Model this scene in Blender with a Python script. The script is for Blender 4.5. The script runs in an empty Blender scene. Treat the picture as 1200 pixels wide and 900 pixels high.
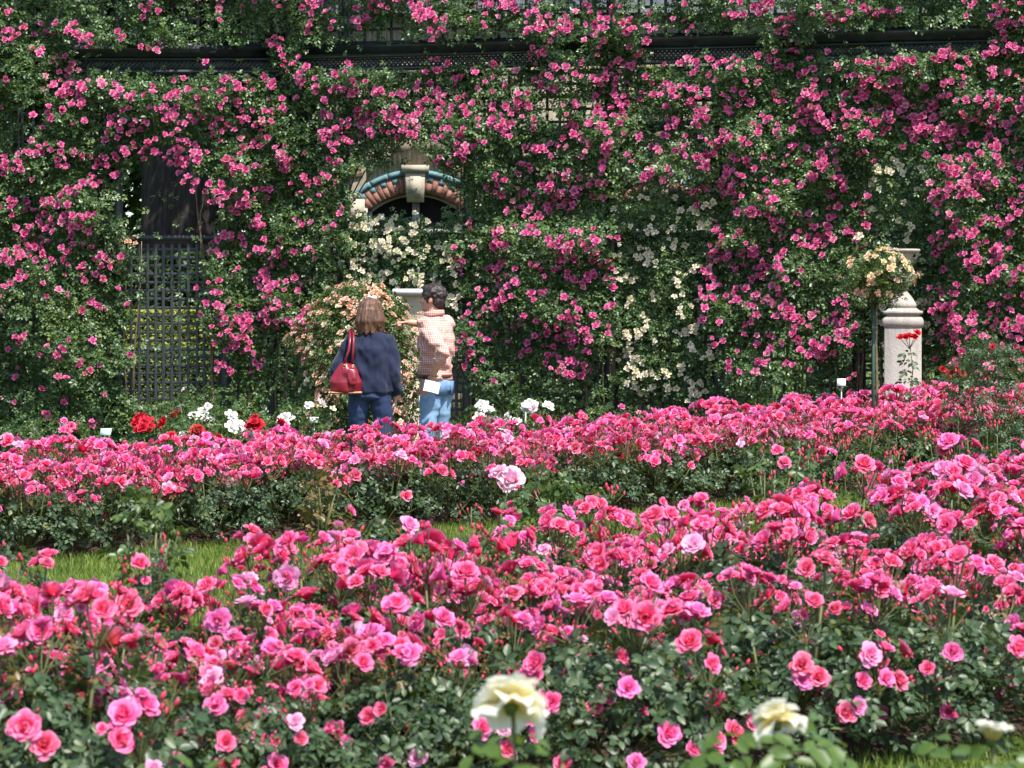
import bpy, math, random
import numpy as np
from mathutils import Vector, Matrix, Euler

rng = np.random.default_rng(7)
random.seed(7)
SC = bpy.context.scene
COL = SC.collection
R = math.radians

# ------------------------------------------------------------------ camera, sky, sun, exposure
FPX = 2900.0                      # focal length in pixels of a 1200 px wide frame
CAMZ = 1.6
cam_data = bpy.data.cameras.new("camera")
cam_data.sensor_width = 36.0
cam_data.lens = 36.0 * FPX / 1200.0
cam_data.shift_y = -100.0 / 1200.0
cam_data.clip_start = 0.1
cam_data.clip_end = 2000.0
cam_data.dof.use_dof = True
cam_data.dof.focus_distance = 19.0
cam_data.dof.aperture_fstop = 7.5
cam = bpy.data.objects.new("camera", cam_data)
cam.location = (0, 0, CAMZ)
cam.rotation_euler = (R(90), 0, 0)
COL.objects.link(cam)
SC.camera = cam

SUN_EL, SUN_ROT = 60.0, 146.0     # high, behind the camera and to its right
world = bpy.data.worlds.new("World")
SC.world = world
world.use_nodes = True
wn = world.node_tree
sky = wn.nodes.new("ShaderNodeTexSky")
sky.sky_type = 'NISHITA'
sky.sun_disc = False
sky.sun_elevation = R(SUN_EL)
sky.sun_rotation = R(SUN_ROT)
bg = wn.nodes["Background"]
bg.inputs["Strength"].default_value = 0.15
wn.links.new(sky.outputs["Color"], bg.inputs["Color"])
sun_data = bpy.data.lights.new("sun", 'SUN')
sun_data.energy = 4.6
sun_data.angle = R(0.5)
sun_data.color = (1.0, 0.95, 0.88)
sun = bpy.data.objects.new("sun", sun_data)
sd = Vector((math.sin(R(SUN_ROT)) * math.cos(R(SUN_EL)), math.cos(R(SUN_ROT)) * math.cos(R(SUN_EL)), math.sin(R(SUN_EL))))
sun.rotation_euler = sd.to_track_quat('Z', 'Y').to_euler()
sun.location = sd * 60
COL.objects.link(sun)
SC.view_settings.view_transform = 'Standard'
SC.view_settings.look = 'None'
SC.view_settings.exposure = 0.78
SC.view_settings.gamma = 1.0
SC.cycles.max_bounces = 6
SC.cycles.transparent_max_bounces = 4
SC.cycles.caustics_reflective = False
SC.cycles.caustics_refractive = False

# ------------------------------------------------------------------ helpers: objects
def prop(o, label=None, cat=None, group=None, kind=None):
    if label: o["label"] = label
    if cat: o["category"] = cat
    if group: o["group"] = group
    if kind: o["kind"] = kind
    return o

def empty(name, loc=(0, 0, 0), rz=0.0, label=None, cat=None, group=None):
    o = bpy.data.objects.new(name, None)
    o.empty_display_size = 0.1
    o.location = loc
    o.rotation_euler = (0, 0, rz)
    COL.objects.link(o)
    return prop(o, label, cat, group)

def link(name, mesh, parent=None, loc=None, kind=None):
    o = bpy.data.objects.new(name, mesh)
    COL.objects.link(o)
    if parent: o.parent = parent
    if loc is not None: o.location = loc
    if kind: o["kind"] = kind
    return o

def fast_mesh(name, V, faces, mat=None, smooth=False, uv=None):
    """faces: list of int arrays (m,k)."""
    me = bpy.data.meshes.new(name)
    V = np.asarray(V, dtype=np.float32).reshape(-1, 3)
    faces = [np.asarray(f, dtype=np.int32) for f in faces if len(f)]
    nl = sum(f.size for f in faces); nf = sum(len(f) for f in faces)
    me.vertices.add(len(V)); me.vertices.foreach_set("co", V.ravel())
    me.loops.add(nl); me.polygons.add(nf)
    loops = np.concatenate([f.ravel() for f in faces])
    tot = np.concatenate([np.full(len(f), f.shape[1], np.int32) for f in faces])
    start = np.concatenate([[0], np.cumsum(tot)[:-1]]).astype(np.int32)
    me.loops.foreach_set("vertex_index", loops)
    me.polygons.foreach_set("loop_start", start)
    try: me.polygons.foreach_set("loop_total", tot)
    except Exception: pass
    if smooth: me.polygons.foreach_set("use_smooth", np.ones(nf, dtype=bool))
    if uv is not None:
        lay = me.uv_layers.new(name="UVMap")
        lay.data.foreach_set("uv", np.asarray(uv, np.float32)[loops].ravel())
    if mat:
        for m in (mat if isinstance(mat, (list, tuple)) else [mat]): me.materials.append(m)
    me.update(calc_edges=True)
    me.validate()
    return me

class Geo:
    def __init__(s): s.V = []; s.F = {}; s.n = 0
    def add(s, V, F):
        V = np.asarray(V, float).reshape(-1, 3)
        for f in (F if isinstance(F, list) else [F]):
            f = np.asarray(f, np.int64)
            if f.size: s.F.setdefault(f.shape[1], []).append(f + s.n)
        s.V.append(V); s.n += len(V)
    def mesh(s, name, mat=None, smooth=False):
        return fast_mesh(name, np.concatenate(s.V), [np.concatenate(v) for v in s.F.values()], mat, smooth)

BOXF = np.array([[0, 3, 2, 1], [4, 5, 6, 7], [0, 1, 5, 4], [1, 2, 6, 5], [2, 3, 7, 6], [3, 0, 4, 7]])
def box(g, c, size, M=None):
    sx, sy, sz = [v / 2 for v in size]
    V = np.array([[-sx, -sy, -sz], [sx, -sy, -sz], [sx, sy, -sz], [-sx, sy, -sz], [-sx, -sy, sz], [sx, -sy, sz], [sx, sy, sz], [-sx, sy, sz]])
    if M is not None: V = V @ np.array(M).T
    g.add(V + np.array(c), BOXF)

def tube(g, pts, rad, n=6, caps=True):
    pts = np.asarray(pts, float); m = len(pts)
    rad = np.full(m, rad) if np.isscalar(rad) else np.asarray(rad, float)
    T = np.gradient(pts, axis=0); T /= np.linalg.norm(T, axis=1)[:, None] + 1e-9
    ref = np.tile([0.31, 0.95, 0.05], (m, 1)) if abs(T[0, 2]) > 0.6 else np.tile([0.05, 0.1, 1.0], (m, 1))
    A = np.cross(T, ref); A /= np.linalg.norm(A, axis=1)[:, None] + 1e-9
    B = np.cross(T, A)
    a = np.linspace(0, 2 * np.pi, n, endpoint=False)
    V = pts[:, None] + rad[:, None, None] * (np.cos(a)[None, :, None] * A[:, None] + np.sin(a)[None, :, None] * B[:, None])
    i = np.arange(m - 1)[:, None] * n; j = np.arange(n)[None]; k = (j + 1) % n
    F = np.stack([i + j, i + k, i + n + k, i + n + j], -1).reshape(-1, 4)
    fs = [F]
    if caps: fs += [np.arange(n)[None, ::-1], (np.arange(n) + (m - 1) * n)[None]]
    g.add(V.reshape(-1, 3), fs)

def lathe(g, prof, n=32, c=(0, 0, 0)):
    prof = np.asarray(prof, float); m = len(prof)
    a = np.linspace(0, 2 * np.pi, n, endpoint=False)
    V = np.stack([prof[:, None, 0] * np.cos(a), prof[:, None, 0] * np.sin(a), np.repeat(prof[:, 1:2], n, 1)], -1).reshape(-1, 3) + np.array(c)
    i = np.arange(m - 1)[:, None] * n; j = np.arange(n)[None]; k = (j + 1) % n
    F = np.stack([i + j, i + k, i + n + k, i + n + j], -1).reshape(-1, 4)
    g.add(V, [F, np.arange(n)[None, ::-1], (np.arange(n) + (m - 1) * n)[None]])

# value noise
_h = np.random.default_rng(99).random(65536)
def _hash(i, j, k): return _h[(i * 7349 + j * 19349 + k * 8353) & 65535]
def noise(x, y, z=0.0):
    x, y, z = np.broadcast_arrays(np.asarray(x, float), np.asarray(y, float), np.asarray(z, float))
    xi, yi, zi = [np.floor(v).astype(np.int64) for v in (x, y, z)]
    f = [v - w for v, w in ((x, xi), (y, yi), (z, zi))]
    f = [v * v * (3 - 2 * v) for v in f]
    r = 0
    for a in (0, 1):
        for b in (0, 1):
            for c in (0, 1):
                w = (f[0] if a else 1 - f[0]) * (f[1] if b else 1 - f[1]) * (f[2] if c else 1 - f[2])
                r = r + w * _hash(xi + a, yi + b, zi + c)
    return r

def unit(v): return v / (np.linalg.norm(v, axis=-1, keepdims=True) + 1e-9)

# ------------------------------------------------------------------ helpers: materials
def new_mat(name):
    m = bpy.data.materials.new(name); m.use_nodes = True
    nt = m.node_tree; nt.nodes.clear()
    out = nt.nodes.new("ShaderNodeOutputMaterial")
    return m, nt, out

def ramp(nt, fac, stops):
    r = nt.nodes.new("ShaderNodeValToRGB")
    e = r.color_ramp.elements
    while len(e) < len(stops): e.new(0.5)
    for el, (p, c) in zip(e, stops): el.position = p; el.color = (*c, 1)
    nt.links.new(fac, r.inputs["Fac"]); return r.outputs["Color"]

def mixc(nt, a, b, fac, mode='MIX'):
    m = nt.nodes.new("ShaderNodeMix"); m.data_type = 'RGBA'; m.blend_type = mode
    for s, v in ((m.inputs[0], fac), (m.inputs[6], a), (m.inputs[7], b)):
        if hasattr(v, "links"): nt.links.new(v, s)
        elif isinstance(v, tuple): s.default_value = (*v, 1)
        else: s.default_value = v
    return m.outputs[2]

def ntex(nt, scale, detail=4, rough=0.6, coord="Object", vec_scale=None):
    tc = nt.nodes.new("ShaderNodeTexCoord"); n = nt.nodes.new("ShaderNodeTexNoise")
    n.inputs["Scale"].default_value = scale; n.inputs["Detail"].default_value = detail; n.inputs["Roughness"].default_value = rough
    src = tc.outputs[coord]
    if vec_scale:
        mp = nt.nodes.new("ShaderNodeMapping"); mp.inputs["Scale"].default_value = vec_scale
        nt.links.new(src, mp.inputs[0]); src = mp.outputs[0]
    nt.links.new(src, n.inputs["Vector"]); return n.outputs["Fac"]

def bump(nt, h, strength, dist=0.01):
    b = nt.nodes.new("ShaderNodeBump"); b.inputs["Strength"].default_value = strength; b.inputs["Distance"].default_value = dist
    nt.links.new(h, b.inputs["Height"]); return b.outputs["Normal"]

def principled(nt, color, rough=0.6, spec=0.4, normal=None, metal=0.0):
    p = nt.nodes.new("ShaderNodeBsdfPrincipled")
    if hasattr(color, "links"): nt.links.new(color, p.inputs["Base Color"])
    else: p.inputs["Base Color"].default_value = (*color, 1)
    p.inputs["Roughness"].default_value = rough
    p.inputs["Specular IOR Level"].default_value = spec
    p.inputs["Metallic"].default_value = metal
    if normal is not None: nt.links.new(normal, p.inputs["Normal"])
    return p

def with_translucent(nt, p, color, fac, out):
    t = nt.nodes.new("ShaderNodeBsdfTranslucent")
    if hasattr(color, "links"): nt.links.new(color, t.inputs["Color"])
    else: t.inputs["Color"].default_value = (*color, 1)
    mx = nt.nodes.new("ShaderNodeMixShader"); mx.inputs[0].default_value = fac
    nt.links.new(p.outputs[0], mx.inputs[1]); nt.links.new(t.outputs[0], mx.inputs[2])
    nt.links.new(mx.outputs[0], out.inputs[0])

def leaf_mat(name, stops, rough=0.35, spec=0.5, trans=0.22):
    m, nt, out = new_mat(name)
    g = nt.nodes.new("ShaderNodeNewGeometry")
    big = ntex(nt, 2.2, 2)
    ad = nt.nodes.new("ShaderNodeMath"); ad.operation = 'MULTIPLY_ADD'
    nt.links.new(g.outputs["Random Per Island"], ad.inputs[0]); ad.inputs[1].default_value = 0.75
    sb = nt.nodes.new("ShaderNodeMath"); sb.operation = 'MULTIPLY_ADD'
    nt.links.new(big, sb.inputs[0]); sb.inputs[1].default_value = 0.7; sb.inputs[2].default_value = -0.22
    nt.links.new(sb.outputs[0], ad.inputs[2])
    col = ramp(nt, ad.outputs[0], stops)
    p = principled(nt, col, rough, spec)
    tcol = mixc(nt, col, (0.35, 0.5, 0.04), 0.35)
    with_translucent(nt, p, tcol, trans, out)
    return m

def petal_mat(name, stops, edge, edge_amt=0.5, trans=0.25, rough=0.6):
    m, nt, out = new_mat(name)
    oi = nt.nodes.new("ShaderNodeObjectInfo"); g = nt.nodes.new("ShaderNodeNewGeometry")
    uv = nt.nodes.new("ShaderNodeUVMap"); sp = nt.nodes.new("ShaderNodeSeparateXYZ")
    nt.links.new(uv.outputs[0], sp.inputs[0])
    base = ramp(nt, oi.outputs["Random"], stops)
    # petal tips paler than their bases, outer petals paler than the heart
    a = nt.nodes.new("ShaderNodeMath"); a.operation = 'POWER'; nt.links.new(sp.outputs[0], a.inputs[0]); a.inputs[1].default_value = 2.6
    b = nt.nodes.new("ShaderNodeMath"); b.operation = 'MULTIPLY'; nt.links.new(a.outputs[0], b.inputs[0]); e_ = nt.nodes.new("ShaderNodeMath"); e_.operation = "MULTIPLY_ADD"; nt.links.new(g.outputs["Random Per Island"], e_.inputs[0]); e_.inputs[1].default_value = .8; e_.inputs[2].default_value = .25; nt.links.new(e_.outputs[0], b.inputs[1])
    c = nt.nodes.new("ShaderNodeMath"); c.operation = 'MULTIPLY'; nt.links.new(b.outputs[0], c.inputs[0]); c.inputs[1].default_value = edge_amt; c.use_clamp = True
    col = mixc(nt, base, edge, c.outputs[0])
    p = principled(nt, col, rough, 0.25)
    with_translucent(nt, p, col, trans, out)
    return m

def simple_mat(name, color, rough=0.6, spec=0.4, var=0.25, nscale=8, bmp=0.0, bscale=60, metal=0.0, dirt=None):
    m, nt, out = new_mat(name)
    n = ntex(nt, nscale, 5)
    lo = tuple(c * (1 - var) for c in color); hi = tuple(min(1, c * (1 + var)) for c in color)
    col = ramp(nt, n, [(0.3, lo), (0.7, hi)])
    if dirt:
        d = ntex(nt, nscale * 0.35, 6, 0.7)
        f = ramp(nt, d, [(0.5, (0, 0, 0)), (0.72, (0.7, 0.7, 0.7))])
        col = mixc(nt, col, dirt, f)
    nm = bump(nt, ntex(nt, bscale, 4), bmp, 0.01) if bmp else None
    p = principled(nt, col, rough, spec, nm, metal)
    nt.links.new(p.outputs[0], out.inputs[0])
    return m

M = {}
M["leaf_bed"] = leaf_mat("rose_leaf_dark", [(0.0, (0.018, 0.036, 0.016)), (0.5, (0.038, 0.072, 0.028)), (0.85, (0.066, 0.112, 0.048)), (1.0, (0.14, 0.16, 0.045))], 0.42, 0.42, 0.2)
M["leaf_wall"] = leaf_mat("climber_leaf", [(0.0, (0.026, 0.058, 0.022)), (0.45, (0.062, 0.122, 0.040)), (0.8, (0.115, 0.190, 0.062)), (1.0, (0.26, 0.29, 0.085))], 0.38, 0.5, 0.25)
M["leaf_shrub"] = leaf_mat("shrub_leaf", [(0.0, (0.022, 0.05, 0.014)), (0.5, (0.055, 0.11, 0.026)), (1.0, (0.15, 0.19, 0.05))], 0.4, 0.45, 0.25)
M["leaf_young"] = leaf_mat("young_leaf", [(0.0, (0.03, 0.07, 0.016)), (0.5, (0.065, 0.125, 0.024)), (1.0, (0.16, 0.21, 0.04))], 0.4, 0.4, 0.3)
M["leaf_far"] = leaf_mat("tree_leaf", [(0.0, (0.015, 0.04, 0.012)), (0.5, (0.035, 0.08, 0.02)), (1.0, (0.08, 0.13, 0.03))], 0.5, 0.4, 0.25)
M["leaf_gold"] = leaf_mat("golden_hedge_leaf", [(0.0, (0.18, 0.22, 0.03)), (0.5, (0.32, 0.36, 0.05)), (1.0, (0.44, 0.46, 0.09))], 0.5, 0.4, 0.3)
M["leaf_red"] = leaf_mat("young_red_leaf", [(0.0, (0.10, 0.045, 0.02)), (0.5, (0.16, 0.10, 0.03)), (1.0, (0.20, 0.16, 0.05))], 0.4, 0.45, 0.3)
M["pink_bed"] = petal_mat("pink_bed_petal", [(0.0, (0.48, 0.07, 0.045)), (0.05, (0.76, 0.012, 0.045)), (0.22, (0.84, 0.014, 0.085)), (0.5, (0.86, 0.020, 0.150)), (0.72, (0.86, 0.038, 0.235)), (0.88, (0.87, 0.12, 0.44)), (1.0, (0.88, 0.55, 0.66))], (0.90, 0.44, 0.74), 0.84, 0.36)  # lilac tips: pale petal edges plus sunlit highlights put into the colour
M["pink_wall"] = petal_mat("pink_climber_petal", [(0.0, (0.56, 0.10, 0.10)), (0.06, (0.58, 0.03, 0.14)), (0.5, (0.72, 0.06, 0.25)), (0.85, (0.76, 0.14, 0.36)), (1.0, (0.78, 0.34, 0.38))], (0.88, 0.40, 0.66), 0.8, 0.32)
M["cream"] = petal_mat("cream_petal", [(0.0, (0.76, 0.66, 0.40)), (0.6, (0.80, 0.74, 0.55)), (1.0, (0.82, 0.70, 0.55))], (0.84, 0.80, 0.68), 0.5, 0.25)
M["white"] = petal_mat("white_petal", [(0.0, (0.82, 0.80, 0.74)), (0.7, (0.82, 0.80, 0.76)), (1.0, (0.84, 0.66, 0.70))], (0.84, 0.82, 0.80), 0.5, 0.25)
M["peach"] = petal_mat("peach_petal", [(0.0, (0.62, 0.28, 0.16)), (0.5, (0.74, 0.42, 0.27)), (0.8, (0.78, 0.55, 0.38)), (1.0, (0.76, 0.36, 0.34))], (0.80, 0.66, 0.50), 0.6, 0.25)
M["apricot"] = petal_mat("apricot_petal", [(0.0, (0.72, 0.48, 0.24)), (0.6, (0.78, 0.63, 0.38)), (1.0, (0.78, 0.42, 0.28))], (0.82, 0.72, 0.45), 0.6, 0.25)
M["pale"] = petal_mat("pale_pink_petal", [(0.0, (0.84, 0.46, 0.60)), (1.0, (0.86, 0.54, 0.68))], (0.86, 0.62, 0.74), 0.8, 0.25)
M["crimson"] = petal_mat("crimson_petal", [(0.0, (0.36, 0.006, 0.014)), (0.6, (0.52, 0.010, 0.022)), (1.0, (0.60, 0.02, 0.05))], (0.66, 0.03, 0.06), 0.5, 0.2)
M["bud"] = simple_mat("rose_bud", (0.50, 0.035, 0.075), 0.5, 0.4, 0.4, 30)
M["stem"] = simple_mat("rose_stem", (0.10, 0.11, 0.035), 0.55, 0.4, 0.5, 12)
M["cane"] = simple_mat("climber_cane", (0.16, 0.12, 0.07), 0.7, 0.3, 0.4, 15)
M["trellis"] = simple_mat("trellis_paint", (0.034, 0.040, 0.044), 0.42, 0.45, 0.35, 10, 0.15, 60)
M["bark"] = None

# ------------------------------------------------------------------ leaves and blossoms
LEAF_HI = np.array([[0, 0, 0], [0, .38, -.05], [0, .74, -.05], [0, 1, -.14], [-.30, .34, .07], [-.25, .72, .03], [.30, .34, .07], [.25, .72, .03]])
LEAF_HI_F = [np.array([[0, 1, 4], [0, 6, 1], [2, 3, 5], [2, 7, 3]]), np.array([[1, 2, 5, 4], [1, 6, 7, 2]])]
LEAF_LO = np.array([[0, 0, 0], [-.33, .5, .10], [0, 1, -.06], [.33, .5, .10]])
LEAF_LO_F = [np.array([[0, 2, 1], [0, 3, 2]])]

def leaves(g, P, N, size, hi=True, D=None, rg=rng):
    n = len(P)
    T, F = (LEAF_HI, LEAF_HI_F) if hi else (LEAF_LO, LEAF_LO_F)
    N = unit(N)
    if D is None: D = rg.normal(size=(n, 3))
    D = unit(D - N * np.sum(D * N, 1)[:, None]); B = np.cross(D, N)
    s = np.asarray(size).reshape(-1, 1, 1) * np.ones((n, 1, 1))
    V = P[:, None] + s * (T[None, :, 0:1] * B[:, None] + T[None, :, 1:2] * D[:, None] + T[None, :, 2:3] * N[:, None])
    k = len(T); off = (np.arange(n) * k)[:, None, None]
    g.add(V.reshape(-1, 3), [(f[None] + off).reshape(-1, f.shape[1]) for f in F])

def compound(g, P, N, D, L, hi=True, rg=rng):
    """compound rose leaves: five leaflets on one rachis each; L leaflet length"""
    n = len(P); N = unit(N); D = unit(D - N * np.sum(D * N, 1)[:, None]); B = np.cross(D, N)
    L = np.asarray(L).reshape(-1, 1) * np.ones((n, 1))
    for along, side, ang, sc in ((1.15, 0, 0, 1.0), (0.95, .06, 62, .9), (0.95, -.06, -62, .9), (0.35, .06, 70, .72), (0.35, -.06, -70, .72)):
        p = P + D * L * along + B * L * side
        d = D * math.cos(R(ang)) + B * math.sin(R(ang))
        leaves(g, p, N + rg.normal(size=(n, 3)) * 0.22, (L * sc)[:, 0], hi, d, rg)

def rose_mesh(name, mat, n_pet, nu, nv, open_, seed, ragged=0.02):
    """a double rose, diameter about 1, opening along +Z"""
    rg = np.random.default_rng(seed)
    Vs, Us, F = [], [], []
    u = np.linspace(-1, 1, nu); v = np.linspace(0, 1, nv)
    base = 0
    for k in range(n_pet):
        t = (k + 0.5) / n_pet
        th = k * 2.39996 + rg.uniform(-.25, .25)
        phi = R(4 + (open_ - 4) * t ** 0.85) + rg.uniform(-.06, .06)
        L = (0.43 + 0.13 * t) * rg.uniform(.93, 1.06)
        vv = np.linspace(0, 1, 24); ang = phi * (0.55 + 0.75 * vv) + t * 0.45 * vv ** 4
        rr = 0.02 + 0.045 * t + np.concatenate([[0], np.cumsum(L * np.sin(ang)[:-1] / 23)])
        zz = np.concatenate([[0], np.cumsum(L * np.cos(ang)[:-1] / 23)])
        r = np.interp(v, vv, rr); z = np.interp(v, vv, zz)
        if t < .35: r = r + 0.045 * t * np.sin(v * 3.1) * 4
        W = (0.13 + 0.16 * t) * (np.sin(np.pi * (0.14 + 0.66 * v)) ** 0.7)
        hw = np.minimum(W / np.maximum(r, .03), R(95))
        a = th + u[None] * hw[:, None]
        cup = 1 - 0.10 * (u[None] ** 2) * v[:, None]
        rip = ragged * v[:, None] * np.sin(u[None] * 4 + rg.uniform(0, 6)) * (0.4 + t)
        x = r[:, None] * cup * np.cos(a); y = r[:, None] * cup * np.sin(a)
        zg = z[:, None] - 0.05 * (u[None] ** 2) * v[:, None] * (1 - .4 * t) + rip
        Vs.append(np.stack([x, y, zg - 0.16], -1).reshape(-1, 3))
        Us.append(np.stack([np.repeat(v[:, None], nu, 1), np.full((nv, nu), t)], -1).reshape(-1, 2))
        i = np.arange(nv - 1)[:, None] * nu; j = np.arange(nu - 1)[None]
        F.append((np.stack([i + j, i + j + 1, i + nu + j + 1, i + nu + j], -1).reshape(-1, 4)) + base)
        base += nu * nv
    return fast_mesh(name, np.concatenate(Vs), [np.concatenate(F)], mat, True, np.concatenate(Us))

def rose_set(tag, mat, n_pet, nu, nv, opens=(78, 66, 52, 84), ragged=.02, s0=0):
    return [rose_mesh(tag, mat, n_pet + (i % 3), nu, nv, o, 11 * i + 3 + s0, ragged) for i, o in enumerate(opens)]

ROSE = {
    "bed_hi": rose_set("pink_rose", M["pink_bed"], 24, 6, 5, (66, 58, 48, 74, 62)),
    "bed_mid": rose_set("pink_rose", M["pink_bed"], 15, 5, 4, (68, 60, 48, 76, 64), .03),
    "wall": rose_set("climber_rose", M["pink_wall"], 13, 5, 3, (70, 60, 50, 78), .035),
    "cream": rose_set("cream_rose", M["cream"], 10, 5, 3, (84, 92, 76), .03),
    "white": rose_set("white_rose", M["white"], 15, 5, 4, (84, 74, 90), .03),
    "peach": rose_set("peach_rose", M["peach"], 10, 5, 3, (84, 92, 70), .03),
    "apricot": rose_set("apricot_rose", M["apricot"], 12, 5, 3, (80, 92, 66), .03),
    "pale": rose_set("pale_rose", M["pale"], 26, 7, 5, (72, 78), .04),
    "crimson": rose_set("crimson_rose", M["crimson"], 15, 5, 4, (80, 70, 58), .03),
}

def face(n):
    """rotation that points +Z along n, random spin"""
    q = Vector(n).to_track_quat('Z', 'Y')
    return (q.to_matrix() @ Matrix.Rotation(random.uniform(0, 6.28), 3, 'Z')).to_euler()

def blossom(parent, kind, loc, n, size, name="blossom"):
    o = link(name, random.choice(ROSE[kind]), parent)
    o.location = loc; o.rotation_euler = face(n); o.scale = (size, size, size * random.uniform(.9, 1.05))
    return o

def bud_shape(g, p, n, s):
    """small pointed bud"""
    n = unit(np.asarray(n, float)); ref = np.array([1, 0, 0]) if abs(n[0]) < .7 else np.array([0, 1, 0])
    a = unit(np.cross(n, ref)); b = np.cross(n, a)
    V = [p - n * s * .5]
    for z, r in ((-.1, .30), (.35, .24)):
        for k in range(5):
            t = k * 1.2566
            V.append(p + n * s * z + (a * math.cos(t) + b * math.sin(t)) * s * r)
    V.append(p + n * s * .75)
    F3 = [[0, 1 + (k + 1) % 5, 1 + k] for k in range(5)] + [[11, 6 + k, 6 + (k + 1) % 5] for k in range(5)]
    F4 = [[1 + k, 1 + (k + 1) % 5, 6 + (k + 1) % 5, 6 + k] for k in range(5)]
    g.add(np.array(V), [np.array(F3), np.array(F4)])

# ------------------------------------------------------------------ picture to place
def at(px, py, d): return Vector(((px - 600) / FPX * d, d, CAMZ + (350 - py) / FPX * d))
WD0, WDK, WDS = 25.85, 320.0, 1.95 / 880.0
def wall_d(px): return np.where(np.asarray(px, float) < WDK, WD0, WD0 - (np.asarray(px, float) - WDK) * WDS)
NR = np.array([-.2535, -.9673, 0.0]); NL = np.array([0.0, -1.0, 0.0])
def wall_n(px): return np.where((np.asarray(px, float) < WDK)[..., None], NL, NR)
def WPz(px, z, off=0.0):
    px = np.asarray(px, float); d = wall_d(px)
    P = np.stack(np.broadcast_arrays((px - 600) / FPX * d, d, np.asarray(z, float)), -1)
    return P + wall_n(px) * np.asarray(off, float)[..., None]
def wz(px, y): return CAMZ + (350 - np.asarray(y, float)) / FPX * wall_d(px)
def WP(px, y, off=0.0): return WPz(px, wz(px, y), off)

# ------------------------------------------------------------------ ground, beds, lawn
def grass_mat():
    m, nt, out = new_mat("lawn_ground")
    n1 = ntex(nt, 1.3, 5); n2 = ntex(nt, 40, 6, 0.7)
    c = ramp(nt, n2, [(0.3, (0.05, 0.085, 0.016)), (0.7, (0.13, 0.19, 0.035))])
    c = mixc(nt, c, (0.22, 0.22, 0.06), ramp(nt, n1, [(0.5, (0, 0, 0)), (0.8, (0.45, 0.45, 0.45))]))
    p = principled(nt, c, 0.9, 0.2, bump(nt, n2, 0.6, 0.03)); nt.links.new(p.outputs[0], out.inputs[0]); return m
def soil_mat():
    m, nt, out = new_mat("bed_soil")
    n1 = ntex(nt, 3, 5); n2 = ntex(nt, 45, 6, 0.7)
    c = ramp(nt, n2, [(0.3, (0.028, 0.018, 0.012)), (0.7, (0.085, 0.055, 0.036))])
    p = principled(nt, c, 0.95, 0.15, bump(nt, n2, 0.8, 0.03)); nt.links.new(p.outputs[0], out.inputs[0]); return m
M["lawn"], M["soil"] = grass_mat(), soil_mat()
g = Geo(); g.add([[-400, -100, 0], [400, -100, 0], [400, 700, 0], [-400, 700, 0]], np.array([[0, 1, 2, 3]]))
prop(link("ground", g.mesh("ground", M["lawn"])), "green lawn lying between the rose beds", kind="structure")

near_f = lambda X: 7.6 + .54 * X
near_b = lambda X: 10.75 + .95 * X + .75 * np.clip((X + .45) / .9, 0, 1)
mid_f = lambda X: 17.45 + .9 * X
mid_b = lambda X: 19.85 + .93 * X + .6 * np.clip((X - 1.2) / 2, 0, 1)
def bed(name, f, b, x0, x1, label):
    xs = np.linspace(x0, x1, 90); ts = np.linspace(0, 1, 30)
    X = np.repeat(xs[:, None], 30, 1); F_ = f(X); B_ = b(X)
    edge = (noise(X * 3, 0 * X + 3) - .5) * .22
    Y = F_ + edge * (1 - ts) + (B_ - F_) * ts + (noise(X * 3, 0 * X + 9) - .5) * .2 * ts
    Z = 0.07 * np.minimum(1, np.minimum(ts, 1 - ts) * 14)[None] + (noise(X * 5, Y * 5) - .5) * .05 + 0.0
    Z[:, 0] = -.03; Z[:, -1] = -.03; Z[0] = -.03; Z[-1] = -.03
    V = np.stack([X, Y, Z], -1).reshape(-1, 3)
    i = np.arange(89)[:, None] * 30; j = np.arange(29)[None]
    F = np.stack([i + j, i + 30 + j, i + 31 + j, i + j + 1], -1).reshape(-1, 4)
    prop(link(name, fast_mesh(name, V, [F], M["soil"], True)), label, kind="structure")
bed("soil_bed", lambda X: near_f(X) + .2, lambda X: near_b(X) - .5, -3.4, 3.6, "dark soil under the nearest rose bed")
bed("soil_bed", lambda X: mid_f(X) + .28, mid_b, -6.5, 6.5, "dark soil under the rose bed beyond the lawn")
bed("soil_bed", lambda X: 21.2 + 0 * X + .35 * X, lambda X: 25.2 + 0 * X, -8, 8.5, "dark soil strip along the foot of the trellis")
bed("soil_bed", lambda X: 3.6 + .5 * X, lambda X: 5.6 + .3 * X, -2.2, 2.4, "dark soil bed of the cream white roses")

# grass blades
def grass_patch(n, sampler, hgt, w):
    X, Y = sampler(n); n = len(X)
    a = rng.uniform(0, 6.28, n); h = hgt * rng.uniform(.5, 1.25, n); l = rng.normal(0, .35, (n, 2)) * h[:, None]
    B = np.stack([np.cos(a), np.sin(a), 0 * a], 1) * w
    P = np.stack([X, Y, np.full(n, -.002)], 1); T = P + np.stack([l[:, 0], l[:, 1], h], 1); Mi = (P + T) / 2 + np.array([0, 0, .1]) * h[:, None]
    V = np.stack([P - B, P + B, Mi + B * .7, Mi - B * .7, T], 1).reshape(-1, 3); o = (np.arange(n) * 5)[:, None]
    return V, [o + np.array([[0, 1, 2, 3]]), o + np.array([[3, 2, 4]])]
def strip(n):
    X = rng.uniform(-4.6, 5.2, n); t = rng.random(n); return X, near_b(X) - .8 + t * (mid_f(X) - near_b(X) + 1.2)
def corner(n):
    X = rng.uniform(.2, 2.6, n); t = rng.random(n); return X, 5.8 + .3 * X + t * (near_f(X) - 5.4 - .3 * X)
M["blade"] = leaf_mat("grass_blade", [(0.0, (0.07, 0.12, 0.02)), (0.5, (0.14, 0.21, 0.035)), (1.0, (0.27, 0.29, 0.07))], .5, .3, .3)
V, F = grass_patch(125000, strip, .055, .0035)
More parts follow.
